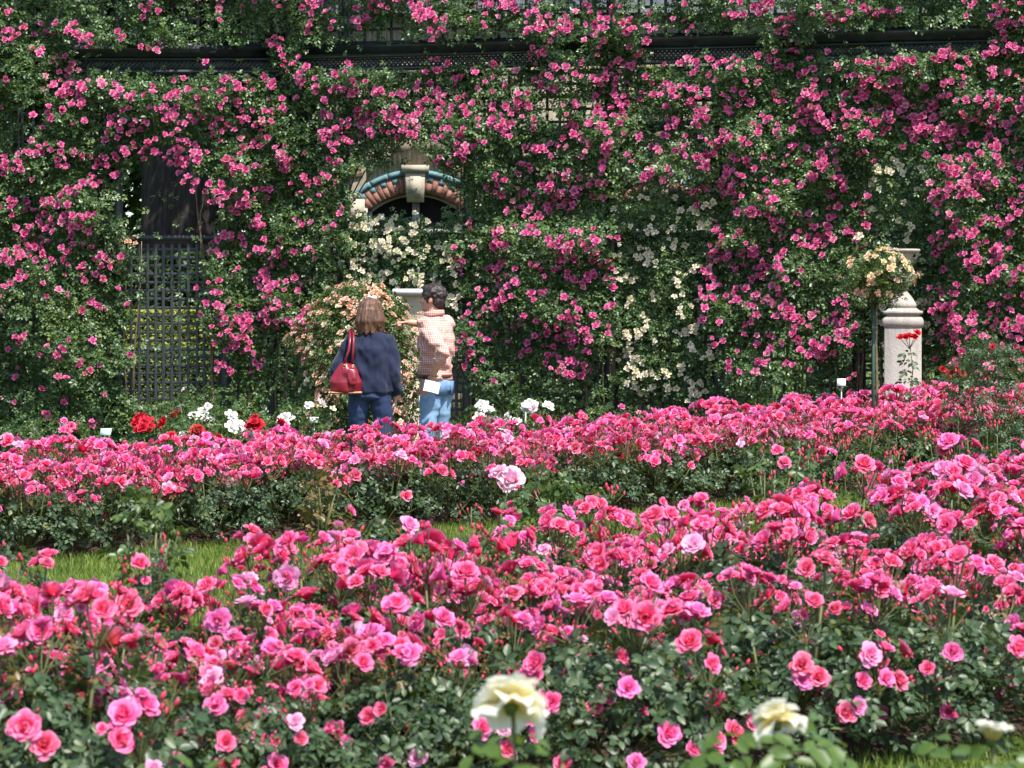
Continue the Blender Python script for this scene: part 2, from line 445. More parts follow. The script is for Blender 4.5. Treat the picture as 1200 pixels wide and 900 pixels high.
prop(link("grass", fast_mesh("grass", V, F, M["blade"])), "short sunny lawn grass between the two pink rose beds", "grass", kind="stuff")
V, F = grass_patch(16000, corner, .05, .003)
prop(link("grass", fast_mesh("grass", V, F, M["blade"])), "lawn grass at the near bed's front edge", "grass", kind="stuff")

# ------------------------------------------------------------------ bedding rose bushes
YOUNG = {}
def make_bush(seed, rad, hgt, n_leaf, n_truss, bl, leafL, bsize, hi, truss=(2, 5), spread=.085, ntall=1):
    """returns meshes (foliage, stem, bud) and the blossoms' places"""
    rg = np.random.default_rng(seed)
    n = n_leaf
    th = rg.uniform(0, 6.28, n); q = np.sqrt(rg.random(n)); z = rg.random(n) ** .75
    prof = np.sqrt(np.clip(1 - (z - .35) ** 2 / .5, .05, 1))
    lump = .75 + .5 * noise(np.cos(th) * 2 + seed, np.sin(th) * 2, z * 3)
    rr = rad * prof * lump * (.35 + .65 * q)
    P = np.stack([rr * np.cos(th), rr * np.sin(th), .04 + (hgt - .04) * z * (.85 + .3 * (lump - .75))], 1)
    out = unit(np.stack([np.cos(th), np.sin(th), 0 * th], 1))
    N = out * .55 + np.array([0, 0, .75]) + rg.normal(size=(n, 3)) * .38
    D = out + np.array([0, 0, -.15]) + rg.normal(size=(n, 3)) * .5
    gl = Geo(); compound(gl, P, N, D, leafL * rg.uniform(.7, 1.2, n), hi, rg)
    gs, gb, bloom = Geo(), Geo(), []
    for k in range(n_truss):
        a = k * 2.4 + rg.uniform(-.4, .4); qq = math.sqrt((k + .5) / n_truss) * .95
        tall = rg.uniform(.03, .10) if k >= ntall else rg.uniform(.09, .17)
        c = np.array([math.cos(a) * qq * rad, math.sin(a) * qq * rad, hgt * (1.0 - .22 * qq ** 2) + tall - .1 * (qq > .85)])
        j = c - np.array([0, 0, .12]); b0 = np.array([c[0] * .18, c[1] * .18, 0.0])
        mid = (b0 + j) / 2 + np.array([c[0] * .2, c[1] * .2, .03])
        tube(gs, [b0, mid, j], [.007, .0055, .004], 5)
        m = int(rg.integers(truss[0], truss[1] + 1)); ph = rg.uniform(0, 6.28)
        for i in range(m):
            aa = ph + i * 2.4; s = spread * math.sqrt((i + .15) / m)
            off = np.array([math.cos(aa) * s, math.sin(aa) * s, .02 - s * s * 3 + rg.uniform(-.015, .02)])
            nrm = unit(off * np.array([1, 1, 0]) * 7 + np.array([c[0], c[1], 0]) * .7 + np.array([0, -.1, .55]) + rg.normal(size=3) * .18)
            sz = bsize * rg.uniform(.66, 1.16); p = c + off
            bloom.append((p, nrm, sz))
            if i % 2 == 0: q_ = c + off * 1.5 + np.array([0, 0, rg.uniform(-.05, .02)]) + rg.normal(size=3) * .02; bloom.append((q_, unit(nrm + rg.normal(size=3) * .3), bsize * rg.uniform(.34, .5))); tube(gs, [j, q_], .002, 3, False)
            tube(gs, [j, (j + p) / 2 + off * .2, p - nrm * sz * .1], .0025, 4, False)
        for i in range(int(rg.integers(5, 11))):
            aa = rg.uniform(0, 6.28); s = rg.uniform(.4, 1.4) * spread
            p = c + np.array([math.cos(aa) * s, math.sin(aa) * s, rg.uniform(-.07, .05)])
            bud_shape(gb, p, unit(np.array([math.cos(aa) * .5, math.sin(aa) * .5, 1.0])), rg.uniform(.010, .023))
            tube(gs, [j, p], .0018, 3, False)
    # a few lone blooms on the flanks
    for k in range(bl):
        a = rg.uniform(3.5, 5.9); zz = rg.uniform(.18, .9) * hgt
        p = np.array([math.cos(a) * rad * 1.06, math.sin(a) * rad * 1.06, zz]); nrm = unit(np.array([math.cos(a), math.sin(a), .5]))
        bloom.append((p, nrm, bsize * rg.uniform(.7, 1.0))); tube(gs, [p * np.array([.3, .3, .3]), p - nrm * .02], .003, 4)
    gy = Geo(); n = 26; th = rg.uniform(0, 6.28, n); q = np.sqrt(rg.random(n))
    P = np.stack([rad * q * np.cos(th), rad * q * np.sin(th), hgt * (.95 - .2 * q ** 2) + rg.uniform(-.02, .10, n)], 1)
    compound(gy, P, rg.normal(size=(n, 3)) * .4 + [0, 0, .7], np.stack([np.cos(th), np.sin(th), .5 + 0 * th], 1), leafL * rg.uniform(.4, .75, n), hi, rg)
    YOUNG[seed] = gy.mesh("young_leaf", M["leaf_red"])
    return gl.mesh("foliage", M["leaf_bed"]), gs.mesh("stem", M["stem"]), gb.mesh("bud", M["bud"]), bloom, seed

ORD = "zero first second third fourth fifth sixth seventh eighth ninth tenth eleventh twelfth thirteenth fourteenth fifteenth sixteenth seventeenth eighteenth nineteenth twentieth".split()
def plant_bush(name, proto, loc, rz, sc, kind, label, group, cat="rose bush", leafset=None):
    fol, st, bd, bloom, sd_ = proto
    t = empty(name, loc, rz, label, cat, group); t.scale = (sc, sc, sc)
    link("foliage", fol, t, kind="stuff"); link("stem", st, t); link("bud", bd, t, kind="stuff"); link("young_leaf", YOUNG[sd_], t, kind="stuff")
    for p, n, s in bloom: blossom(t, kind, p, n, s)
    return t

PROTO_NEAR = [make_bush(100 + i, .40, (.40, .46, .36, .43, .50)[i % 5], 320, (7, 9, 6, 8, 10, 7, 8)[i % 7], 1, .040, .090, True, ((3, 6), (2, 5), (4, 7))[i % 3], .095, 1 + i % 3) for i in range(10)]
PROTO_FRONT = [make_bush(150 + i, .40, .42, 330, 6 + i % 3, 13 + i % 5, .040, .086, True, (2, 5), .09, 1) for i in range(5)]
PROTO_MID = [make_bush(200 + i, .40, .40, 230, 9, 1, .042, .094, False, (4, 6), .105, 2) for i in range(6)]

# single compound leaves for the flank that faces us
LEAF_OBJ = []
for i in range(4):
    g = Geo(); rg = np.random.default_rng(500 + i)
    compound(g, np.zeros((1, 3)), np.array([[0, 0, 1.0]]), np.array([[0, 1.0, 0]]), np.array([1.0]), True, rg)
    tube(g, [[0, 0, 0], [0, .6, -.03], [0, 1.15, 0]], .02, 3)
    LEAF_OBJ.append(g.mesh("leaf", M["leaf_bed"]))

def frame_px(X, Y): return 600 + X / Y * FPX
rows = 6
for r_ in range(rows):
    cand = []
    x = -2.5 + (.3 if r_ % 2 else 0)
    while x < 3.2:
        xx = x + random.uniform(-.08, .08)
        f = (r_ + .5) / rows
        y = near_f(xx) + .16 + f * (near_b(xx) - near_f(xx) - .3) + random.uniform(-.08, .08)
        if -110 < frame_px(xx, y) < 1310: cand.append((xx, y))
        x += .58
    for k, (xx, y) in enumerate(cand):
        fp = frame_px(xx, y)
        sc = random.uniform(.84, 1.16) * ((1.04 if 600 < fp < 750 else 1.2 if fp > 1010 else .98 if 795 < fp < 950 else .86) if r_ == 5 else 1.08 if r_ == 4 and fp > 900 else 1.0)
        if r_ == 5 and (705 <= fp <= 870 or 945 < fp < 1025 or 40 < fp < 110 or 175 < fp < 300): continue
        if r_ == 4 and 730 <= fp <= 850: continue
        if r_ == 4 and 150 < fp < 330: sc = .72
        lab = f"pink rose bush in the near bed, {ORD[r_+1]} row from the front, {ORD[k+1]} from the left"
        t = plant_bush("rose_bush", (PROTO_FRONT[(k * 2 + r_) % 5] if r_ == 0 or (r_ == 1 and k % 2) else PROTO_NEAR[(k * 3 + r_ * 7) % 10]), (xx, y, .05), random.uniform(-.4, .4) if r_ <= 1 else random.uniform(0, 6.28), sc, "bed_hi", lab, "pink rose bushes of the near bed")
        if r_ == 0:
            for i in range(70):
                a = random.uniform(math.pi * 1.05, math.pi * 1.95) - t.rotation_euler.z
                z = random.uniform(.05, .40); rr = .43 * math.sqrt(max(.1, 1 - (z / .44 - .35) ** 2 / .55)) * random.uniform(.85, 1.08)
                o = link("leaf", LEAF_OBJ[i % 4], t); o.location = (math.cos(a) * rr, math.sin(a) * rr, z)
                nn = Vector((math.cos(a) * .6, math.sin(a) * .6, .75)) + Vector((random.gauss(0, .3), random.gauss(0, .3), random.gauss(0, .3)))
                o.rotation_euler = (nn.to_track_quat('Z', 'Y').to_matrix() @ Matrix.Rotation(random.uniform(0, 6.28), 3, 'Z')).to_euler()
                s = .042 * random.uniform(.75, 1.15); o.scale = (s, s, s)

rows = 4
for r_ in range(rows):
    cand = []
    x = -4.6 + (.26 if r_ % 2 else 0)
    while x < 5.6:
        xx = x + random.uniform(-.07, .07)
        f = (r_ + .5) / rows
        y = mid_f(xx) + .22 + f * (mid_b(xx) - mid_f(xx) - .35) + random.uniform(-.07, .07)
        if -40 < frame_px(xx, y) < 1240: cand.append((xx, y))
        x += .52
    for k, (xx, y) in enumerate(cand):
        sc = random.uniform(.95, 1.12) * (1.0 + .055 * max(0, xx))
        lab = f"pink rose bush beyond the lawn, {ORD[r_+1]} row from the grass, {ORD[k+1]} from the left"
        plant_bush("rose_bush", PROTO_MID[(k * 5 + r_ * 2) % 6], (xx, y, .05), random.uniform(0, 6.28), sc, "bed_mid", lab, "pink rose bushes beyond the lawn")

# ------------------------------------------------------------------ other shrubs and plants
def shrub(name, px, d, rx, hgt, n_leaf, kind, n_bloom, bsize, label, cat="rose shrub", leaf="leaf_shrub", leafL=.035, low=.0, top_only=False, group=None, ry=None, zbase=0.0, hi=False, extra=None, flat=.35):
    base = Vector(((px - 600) / FPX * d, d, 0))
    t = empty(name, base, 0, label, cat, group)
    rg = np.random.default_rng(int(px * 7 + d * 13)); ry = ry or rx
    n = n_leaf; th = rg.uniform(0, 6.28, n); z = rg.random(n); q = rg.random(n) ** .4
    prof = np.sqrt(np.clip(1 - ((z - flat) / (1.02 - flat if True else 1)) ** 2 * (z > flat) - ((flat - z) / flat) ** 2 * (z <= flat) * .45, .03, 1))
    lump = .68 + .64 * noise(np.cos(th) * 2.2 + px, np.sin(th) * 2.2, z * 4 * hgt)
    P = np.stack([rx * prof * lump * q * np.cos(th), ry * prof * lump * q * np.sin(th), zbase + low + (hgt - low) * z], 1)
    out = np.stack([np.cos(th), np.sin(th), 0 * th], 1)
    gl = Geo(); compound(gl, P, out * .6 + np.array([0, 0, .7]) + rg.normal(size=(n, 3)) * .45, out + rg.normal(size=(n, 3)) * .6, leafL * rg.uniform(.7, 1.2, n), hi, rg)
    link("foliage", gl.mesh("foliage", M[leaf]), t, kind="stuff")
    gs = Geo()
    for k in range(7):
        a = k * .9 + rg.uniform(0, .5); h = hgt * rg.uniform(.6, .95)
        e = np.array([math.cos(a) * rx * .55, math.sin(a) * ry * .55, h + zbase])
        tube(gs, [[0.02 * math.cos(a), .02 * math.sin(a), 0], e * np.array([.35, .35, .5]), e], [.011, .008, .004], 5)
    link("stem", gs.mesh("stem", M["stem"]), t)
    cl = None
    for k in range(n_bloom):
        if cl is None or rg.random() < .4:
            a = rg.uniform(math.pi * .98, math.pi * 2.02) if rg.random() < .8 else rg.uniform(0, 6.28)
            zz = rg.uniform(.72, 1.0) if top_only else rg.uniform(.12, 1.0) ** .8
            cl = (a, zz)
        a = cl[0] + rg.normal() * .12; zz = cl[1] + rg.normal() * .04; zz = zz if zz < 1 else 2.0 - zz - .04
        pr = math.sqrt(max(.03, 1 - max(0, (zz - flat) / (1.02 - flat)) ** 2)); lm = .68 + .64 * float(noise(math.cos(a) * 2.2 + px, math.sin(a) * 2.2, zz * 4 * hgt))
        rj = rg.uniform(.72, 1.06); p = np.array([math.cos(a) * rx * pr * lm * rj, math.sin(a) * ry * pr * lm * rj, zbase + low + (hgt - low) * zz])
        nr = unit(np.array([math.cos(a) * .8, math.sin(a) * .8, .25 + .6 * zz]) + rg.normal(size=3) * .2)
        blossom(t, kind if not isinstance(kind, tuple) else random.choice(kind), p + nr * .02, nr, bsize * rg.uniform(.7, 1.15))
    return t

shrub("rose_shrub", 420, 21.95, .60, 1.72, 6500, ("peach", "peach", "peach", "cream"), 430, .072, "broad shrub rose with small faded peach flowers in front of the pointing man", leafL=.035, flat=.5, ry=.48)
shrub("rose_shrub", 228, 21.7, .32, .80, 260, "white", 16, .085, "low rose shrub with white flowers in front of the bare lattice", group="white rose shrubs along the trellis foot")
shrub("rose_shrub", 176, 20.0, .28, .64, 210, "crimson", 9, .13, "dark red rose shrub beside the white ones, left behind the pink bed", leafL=.04)
shrub("rose_shrub", 255, 20.4, .50, .70, 380, "white", 14, .115, "white rose shrub with large flowers left of the woman", leafL=.04, top_only=True)
shrub("rose_shrub", 308, 20.0, .28, .62, 190, "crimson", 9, .12, "dark red rose shrub between two white ones, left of the woman", leafL=.04, top_only=True)
shrub("rose_shrub", 358, 20.4, .36, .74, 260, "white", 9, .12, "white rose shrub beside the woman's legs", leafL=.04, top_only=True)
shrub("rose_shrub", 214, 19.8, .28, .66, 210, "crimson", 8, .12, "dark red rose shrub in front of the lattice opening", leafL=.04, top_only=True)
shrub("rose_shrub", 568, 20.9, .36, .70, 260, "white", 9, .12, "white rose shrub just right of the man", leafL=.04, top_only=True)
shrub("rose_shrub", 628, 21.2, .36, .74, 240, "white", 9, .12, "white rose shrub behind the pink bed, second to the right of the man", leafL=.04, top_only=True)
shrub("rose_shrub", 720, 23.0, .5, .62, 300, "wall", 10, .085, "low green rose shrub under the white climbing rose")
shrub("rose_shrub", 900, 23.2, .6, .66, 330, "wall", 12, .085, "low pink rose shrub at the foot of the wide rose pier")
shrub("rose_shrub", 1000, 22.8, .45, .62, 260, "wall", 8, .085, "low rose shrub between the plant label and the standard rose")
shrub("rose_shrub", 1105, 23.0, .38, .98, 300, "crimson", 9, .085, "red rose shrub to the right of the stone pedestal", top_only=True)
shrub("rose_shrub", 1075, 22.3, .42, .66, 260, "crimson", 5, .08, "leafy rose shrub hiding the pedestal's foot")
shrub("rose_shrub", 1162, 20.9, .50, 1.22, 1500, ("crimson", "wall"), 22, .055, "tall dull green rose shrub at the far end of the pink bed", leaf="leaf_bed", leafL=.036, top_only=True)
shrub("rose_shrub", 1185, 23.3, .55, .95, 420, "bed_mid", 26, .085, "pink rose shrub under the last rose pier", top_only=True)
shrub("rose_shrub", 70, 21.5, .5, .60, 320, "bed_mid", 10, .085, "pink rose shrub under the leafy end of the trellis", top_only=True)
# low leafy plants by the lawn edge and flowerless shoots in the near bed
shrub("leafy_shrub", 450, 13.0, .46, .38, 260, "bed_hi", 0, .07, "low leafy rose shrub without flowers at the lawn's edge", leaf="leaf_bed", leafL=.055, hi=True)
shrub("leafy_shrub", 650, 15.8, .26, .46, 110, "bed_hi", 3, .09, "leafy shrub in front of the middle bed with large pale pink roses", leaf="leaf_shrub", leafL=.06, hi=True)
shrub("leafy_shrub", 378, 16.0, .15, .42, 60, "bed_hi", 0, .07, "small bronze leaved rose shrub at the lawn's far edge", leaf="leaf_red", leafL=.055, hi=True)
shrub("rose_shrub", 596, 10.3, .26, .64, 230, "bed_hi", 4, .06, "tall red budded rose shrub in the middle of the near bed", leaf="leaf_shrub", leafL=.036, hi=True, top_only=True)
def shoot(px, d, h, label, n=34, leaf="leaf_bed", L=.045, lean=.05, budn=5):
    base = Vector(((px - 600) / FPX * d, d, .05)); t = empty("rose_shoot", base, 0, label, "rose shoot")
    rg = np.random.default_rng(int(px)); gs, gl, gb = Geo(), Geo(), Geo()
    for k in range(3):
        a = k * 2.1 + .4; s = np.linspace(0, 1, 6)[:, None]; hh = h * (1 - .14 * k)
        pts = np.array([math.cos(a) * .1, math.sin(a) * .1, 0]) * s + np.array([lean, 0, 0]) * s ** 2 + np.array([0, 0, hh]) * s
        tube(gs, pts, np.linspace(.006, .003, 6), 5)
        f = rg.uniform(.35, .96, n // 3); P = np.stack([np.interp(f, s[:, 0], pts[:, i]) for i in range(3)], 1)
        aa = rg.uniform(0, 6.28, len(f)); D = np.stack([np.cos(aa), np.sin(aa), .35 + 0 * aa], 1)
        compound(gl, P, np.array([0, 0, 1.0]) + rg.normal(size=(len(f), 3)) * .4, D, L * rg.uniform(.8, 1.2, len(f)), True, rg)
        for b in range(budn):
            p = pts[-1] + rg.normal(size=3) * np.array([.035, .035, .02]); bud_shape(gb, p, [0, 0, 1], rg.uniform(.016, .028)); tube(gs, [pts[-1] - [0, 0, .07], p], .002, 3)
    link("stem", gs.mesh("stem", M["stem"]), t); link("foliage", gl.mesh("foliage", M[leaf]), t, kind="stuff"); link("bud", gb.mesh("bud", M["bud"]), t, kind="stuff")
t_ = empty("rose_bush", (at(598, 0, 12.2).x, 12.2, .05), 0, "rose stem with one very large pale lilac pink flower between the two beds", "rose bush")
gs, gl = Geo(), Geo(); H_ = CAMZ - 212 / FPX * 12.2 - .05; tube(gs, [[.05, .04, 0], [.02, 0, .4], [0, 0, H_ - .03]], [.008, .006, .004], 5)
f_ = np.linspace(.2, H_ - .06, 22); a_ = np.arange(22) * 2.4
compound(gl, np.stack([.02 + 0 * f_, 0 * f_, f_], 1), np.stack([np.cos(a_) * .3, np.sin(a_) * .3 - .3, 0 * a_ + .8], 1), np.stack([np.cos(a_), np.sin(a_), 0 * a_ + .1], 1), np.full(22, .05), True)
link("stem", gs.mesh("stem", M["stem"]), t_); link("foliage", gl.mesh("foliage", M["leaf_shrub"]), t_, kind="stuff")
blossom(t_, "pale", (0, 0, H_), unit(np.array([.1, -.8, .55])), .15); blossom(t_, "pale", (-.05, .02, H_ + .04), unit(np.array([-.3, -.2, .9])), .10)
shrub("leafy_shrub", 172, 9.6, .14, .86, 120, "bed_hi", 0, .07, "tall narrow leafy rose without flowers above the near bed's left part", leaf="leaf_shrub", leafL=.042, hi=True)
shrub("leafy_shrub", 905, 12.6, .22, .86, 150, "bed_hi", 3, .08, "tall leafy rose in front of the lawn, right of the middle", leaf="leaf_shrub", leafL=.042, hi=True, top_only=True)
shrub("leafy_shrub", 5, 9.6, .18, .62, 110, "bed_hi", 6, .085, "leafy pink rose at the lawn strip's near corner", leaf="leaf_bed", leafL=.045, hi=True, top_only=True)
for i_, (px_, d_, h_) in enumerate(((955, 13.2, .80), (1000, 13.8, .86), (1035, 13.0, .74), (1110, 14.0, .92), (1160, 14.2, .84), (690, 11.9, .62), (520, 11.0, .52))):
    shoot(px_, d_, h_, f"red budded rose shoot rising behind the near bed, {ORD[i_+1]} of the group" if i_ < 5 else ("red budded rose shoot beside the tall pink roses of the near bed's middle" if i_ == 5 else "red budded rose shoot left of the near bed's middle"), 42, "leaf_shrub", .038, random.uniform(-.06, .06), 11)
def tall_truss(px, y, d, n, label):
    base = Vector(((px - 600) / FPX * d, d, .05)); H = CAMZ - (y - 350) / FPX * d - .05
    t = empty("rose_bush", base, 0, label, "rose bush", "tall stemmed pink roses against the lawn"); rg = np.random.default_rng(int(px + y))
    gs, gl, gb = Geo(), Geo(), Geo()
    for q in range(2):
        c = np.array([(q - .5) * .15 + rg.normal() * .03, rg.normal() * .05, H - q * .06]); tube(gs, [[0, 0, 0], c * np.array([.4, .4, .5]), c - [0, 0, .10]], [.006, .005, .0035], 5)
        for i in range(n if q == 0 else n // 2 + 1):
            a = i * 2.4 + rg.uniform(0, .5); s_ = .075 * math.sqrt((i + .2) / n); o = np.array([math.cos(a) * s_, math.sin(a) * s_, .015 - s_ * s_ * 4 + rg.uniform(-.02, .015)])
            blossom(t, "bed_hi", c + o, unit(o * 8 + [0, -.2, .6] + rg.normal(size=3) * .15), .085 * rg.uniform(.6, 1.1)); tube(gs, [c - [0, 0, .10], c + o], .0025, 3, False)
        for i in range(6):
            p = c + rg.normal(size=3) * np.array([.06, .06, .03]) - [0, 0, .03]; bud_shape(gb, p, [0, 0, 1], rg.uniform(.010, .022)); tube(gs, [c - [0, 0, .10], p], .0018, 3, False)
        f = rg.uniform(.25, .8, 10); P = c[None] * f[:, None] * np.array([.85, .85, 1]); a = rg.uniform(0, 6.28, 10)
        compound(gl, P, rg.normal(size=(10, 3)) * .4 + [0, 0, .8], np.stack([np.cos(a), np.sin(a), .2 + 0 * a], 1), rg.uniform(.03, .045, 10), True, rg)
    link("stem", gs.mesh("stem", M["stem"]), t); link("foliage", gl.mesh("foliage", M["leaf_bed"]), t, kind="stuff"); link("bud", gb.mesh("bud", M["bud"]), t, kind="stuff")
for px_, y_, d_, n_, w_ in ((842, 592, 11.4, 6, "right of the short rose shoot"), (938, 596, 11.8, 6, "beside the tall leafy rose right of the middle"), (700, 592, 11.6, 8, "above the near bed's middle"), (738, 606, 11.4, 6, "at the lawn gap's left edge"),
                           (310, 626, 9.5, 3, "standing alone above the left lawn patch"), (356, 648, 9.4, 5, "beside the lone one"), (446, 644, 9.9, 5, "in front of the low leafy shrub on the lawn"), (20, 640, 9.0, 5, "at the near bed's outer end beside the lawn")):
    tall_truss(px_, y_, d_, n_, "pink rose on tall thin stems " + w_)
shoot(150, 8.7, .70, "tall leafy rose shoot with red buds above the near bed's left part", 60, "leaf_bed", .046)
shoot(560, 11.2, .70, "red budded rose shoot in the middle of the near bed", 36)
shoot(905, 11.8, .82, "tall leafy rose shoot in front of the lawn on the right", 54, "leaf_shrub", .046)
shoot(1060, 13.6, .80, "red budded rose shoot behind the near bed's right part", 30, "leaf_shrub", .04, .02, 8)
shoot(860, 11.0, .62, "short rose shoot with bare stalks against the lawn", 30, "leaf_shrub", .046, -.05, 6)

# cream white roses nearest the camera: petals and leaves one by one
def petal_mesh():
    nu, nv = 7, 6; u = np.linspace(-1, 1, nu)[None]; v = np.linspace(0, 1, nv)[:, None]
    w = .52 * np.sin(np.pi * (.10 + .62 * v)) ** .8
    x = u * w; ang = v * 1.0
    y = np.sin(ang) / 1.0 * 1.05; z = (1 - np.cos(ang)) * -.15 + .10 * np.sin(v * 3.1) - .18 * u * u * (1 - .5 * v) * -1 + .09 * np.sin(u * 5 + 1.0) * v ** 2 + .05 * np.sin(u * 9 + v * 4) * v ** 2
    V = np.stack(np.broadcast_arrays(x, y - .06 * u * u * v, z), -1).reshape(-1, 3)
    uv = np.stack(np.broadcast_arrays(v, 0 * u), -1).reshape(-1, 2)
    i = np.arange(nv - 1)[:, None] * nu; j = np.arange(nu - 1)[None]
    F = np.stack([i + j, i + j + 1, i + nu + j + 1, i + nu + j], -1).reshape(-1, 4)
    return fast_mesh("petal", V, [F], M["big_white"], True, uv)
m_, nt, out = new_mat("cream_white_petal")
uvn = nt.nodes.new("ShaderNodeUVMap"); sp = nt.nodes.new("ShaderNodeSeparateXYZ"); nt.links.new(uvn.outputs[0], sp.inputs[0])
c = ramp(nt, sp.outputs[0], [(0.0, (0.82, 0.62, 0.14)), (0.35, (0.87, 0.80, 0.46)), (0.75, (0.90, 0.88, 0.78))])
p = principled(nt, c, .6, .25); with_translucent(nt, p, c, .42, out); M["big_white"] = m_
PETAL = petal_mesh()
PETAL_LEAF = []
for i in range(3):
    g = Geo(); leaves(g, np.zeros((1, 3)), np.array([[0, 0, 1.0]]), 1.0, True, np.array([[0.0, 1, 0]]))
    PETAL_LEAF.append(g.mesh("leaf", M["leaf_young"]))
def white_bush(px, py, d, size, label, n_leaf, zlo, zhi, tilt, spread=.16, half=False):
    top = at(px, py, d); t = empty("white_rose_bush", (top.x, top.y, 0), 0, label, "rose bush", "cream white roses nearest the camera")
    H = top.z; gs = Geo(); tube(gs, [[.03, .05, 0], [.02, .02, H * .5], [0, 0, H - size * .25]], [.008, .006, .004], 6)
    for a, h in ((0.5, .8), (2.6, .7), (4.2, .62), (5.4, .72)):
        tube(gs, [[.02, .02, 0], [math.cos(a) * spread * .5, math.sin(a) * .08, h * H * .6], [math.cos(a) * spread, math.sin(a) * .12, h * H]], [.007, .005, .003], 6)
    link("stem", gs.mesh("stem", M["stem"]), t)
    gc = Geo(); lathe(gc, [[.001, -.30], [.05, -.28], [.09, -.18], [.06, -.06], [.001, 0]], 10)
    b = link("blossom", gc.mesh("calyx", M["leaf_young"]), t); b.location = (0, 0, H - size * .22); b.scale = (size,) * 3
    b.rotation_euler = tilt
    npet = 24
    for k in range(npet):
        tt = k / (npet - 1); a = k * 2.39996 + random.uniform(-.2, .2)
        el = R(80 - 112 * tt ** 1.15) if not half else R(84 - 45 * tt)
        o = link("petal", PETAL, b); o.rotation_euler = (Matrix.Rotation(a, 3, 'Z') @ Matrix.Rotation(el + random.uniform(-.28, .28), 3, 'X')).to_euler()
        s = .50 * (.62 + .42 * tt) * random.uniform(.9, 1.1); o.scale = (s, s, s); o.location = (0, 0, -.16 + .05 * (1 - tt))
    for i in range(n_leaf):
        a = random.uniform(0, 6.28); z = random.uniform(zlo, zhi) * H
        rr = spread * random.uniform(.25, 1.1)
        o = link("leaf", PETAL_LEAF[i % 3], t); o.location = (math.cos(a) * rr, math.sin(a) * .14, z)
        nn = Vector((math.cos(a) * .4, math.sin(a) * .4 - .35, .75)) + Vector((random.gauss(0, .25),) * 3)
        o.rotation_euler = (nn.to_track_quat('Z', 'Y').to_matrix() @ Matrix.Rotation(random.uniform(0, 6.28), 3, 'Z')).to_euler()
        s = random.uniform(.040, .066); o.scale = (s, s, s)
white_bush(600, 787, 4.6, .165, "rose bush with the largest cream white flower, nearest the camera", 30, .74, .87, (R(-30), R(5), 0), .11)
white_bush(905, 820, 5.0, .13, "rose bush with a drooping white flower above big green leaves", 85, .72, .93, (R(-26), R(-20), 0), .17)
white_bush(1163, 845, 4.9, .105, "rose bush with a half open white flower by the grass corner", 85, .74, .94, (R(-5), R(8), 0), .16, True)
# a low one whose leaf tips show at the bottom edge
tl = empty("white_rose_bush", at(232, 900, 4.6).xy.to_3d(), 0, "leaf tips of a flowerless rose shoot beside a lone pink rose", "rose bush")
gs = Geo(); tube(gs, [[0, 0, 0], [.01, 0, .4], [0, 0, .72]], .005, 5); link("stem", gs.mesh("stem", M["stem"]), tl)
for dx, dz, r0 in ((-.03, .755, 1.2), (.03, .745, -1.0), (.055, .73, -.6), (-.01, .72, 2.6)):
    o = link("leaf", PETAL_LEAF[0], tl); o.location = (dx * .3, 0, dz - .03); o.rotation_euler = (R(35), 0, r0); o.scale = (.05,) * 3

# ------------------------------------------------------------------ trellis
trellis = empty("trellis", WPz(600, 0), 0, "dark painted lattice trellis carrying the climbing roses, with arched openings and a beam", "trellis")
T0 = trellis.location.copy()
def tl_link(name, me, parent=trellis, kind=None):
    o = link(name, me, parent, kind=kind); return o
UNITBOX = {}
def unit_box(mat):
    if mat.name not in UNITBOX:
        g = Geo(); box(g, (0, 0, 0), (1, 1, 1)); UNITBOX[mat.name] = g.mesh("slat", mat)
    return UNITBOX[mat.name]
def bar(name, a, b, w, t, parent, off0=Vector((0, 0, 0))):
    """box from a to b (world), w in the wall plane, t across it"""
    a, b = Vector(a), Vector(b); d = b - a; L = d.length; d.normalize()
    n = Vector(NL if (a.x + b.x) / 2 < -2.496 else NR)
    s = d.cross(n).normalized()
    o = link(name, unit_box(M["trellis"]), parent)
    o.matrix_local = Matrix.Translation((a + b) / 2 - off0) @ Matrix((s, n, d)).transposed().to_4x4() @ Matrix.Diagonal((w, t, L, 1))
    return o
def wall_panel(px0, px1, z0, z1, pitch, w=.028):
    """one lattice panel: frame mesh with its slats"""
    pg = Geo()
    segs = [(px0, px1)]
    for a, b in ((px0, px1),):
        A0, A1, B0, B1 = WPz(a, z0), WPz(a, z1), WPz(b, z0), WPz(b, z1)
    def framebar(a, b, wd, t):
        a, b = Vector(a), Vector(b); d = (b - a); L = d.length; d.normalize()
        n = Vector(NL if (a.x + b.x) / 2 < -2.496 else NR); s = d.cross(n).normalized()
        box(pg, (a + b) / 2 - T0, (wd, t, L), Matrix((s, n, d)).transposed())
    framebar(A0, A1, .045, .05); framebar(B0, B1, .045, .05); framebar(A0, B0, .045, .044); framebar(A1, B1, .05, .044)
    pn = tl_link("lattice_panel", pg.mesh("lattice_frame", M["trellis"]))
    Lh = (Vector(B0) - Vector(A0)).length; nv = max(2, int(round(Lh / pitch))); nh = max(2, int(round((z1 - z0) / pitch)))
    for k in range(1, nv):
        px = px0 + (px1 - px0) * (k + random.uniform(-.07, .07)) / nv; bar("slat", WPz(px, z0, .008), WPz(px + random.uniform(-.6, .6), z1, .008), w, .012, pn, T0)
    for k in range(1, nh):
        z = z0 + (z1 - z0) * (k + random.uniform(-.06, .06)) / nh; bar("slat", WPz(px0, z, -.008), WPz(px1, z + random.uniform(-.006, .006), -.008), w, .012, pn, T0)
    return pn
OPEN = [(140, 263), (407, 549), (718, 842), (1008, 1102)]
for a, b in OPEN: wall_panel(a + 4, b - 4, .12, 2.2, .088, .03)
for a, b in ((-70, 136), (322, 403), (553, 714), (846, 1004), (1106, 1270)): wall_panel(a, b, .12, 3.9, .125, .028)
wall_panel(267, 318, .12, 3.9, .125, .028)
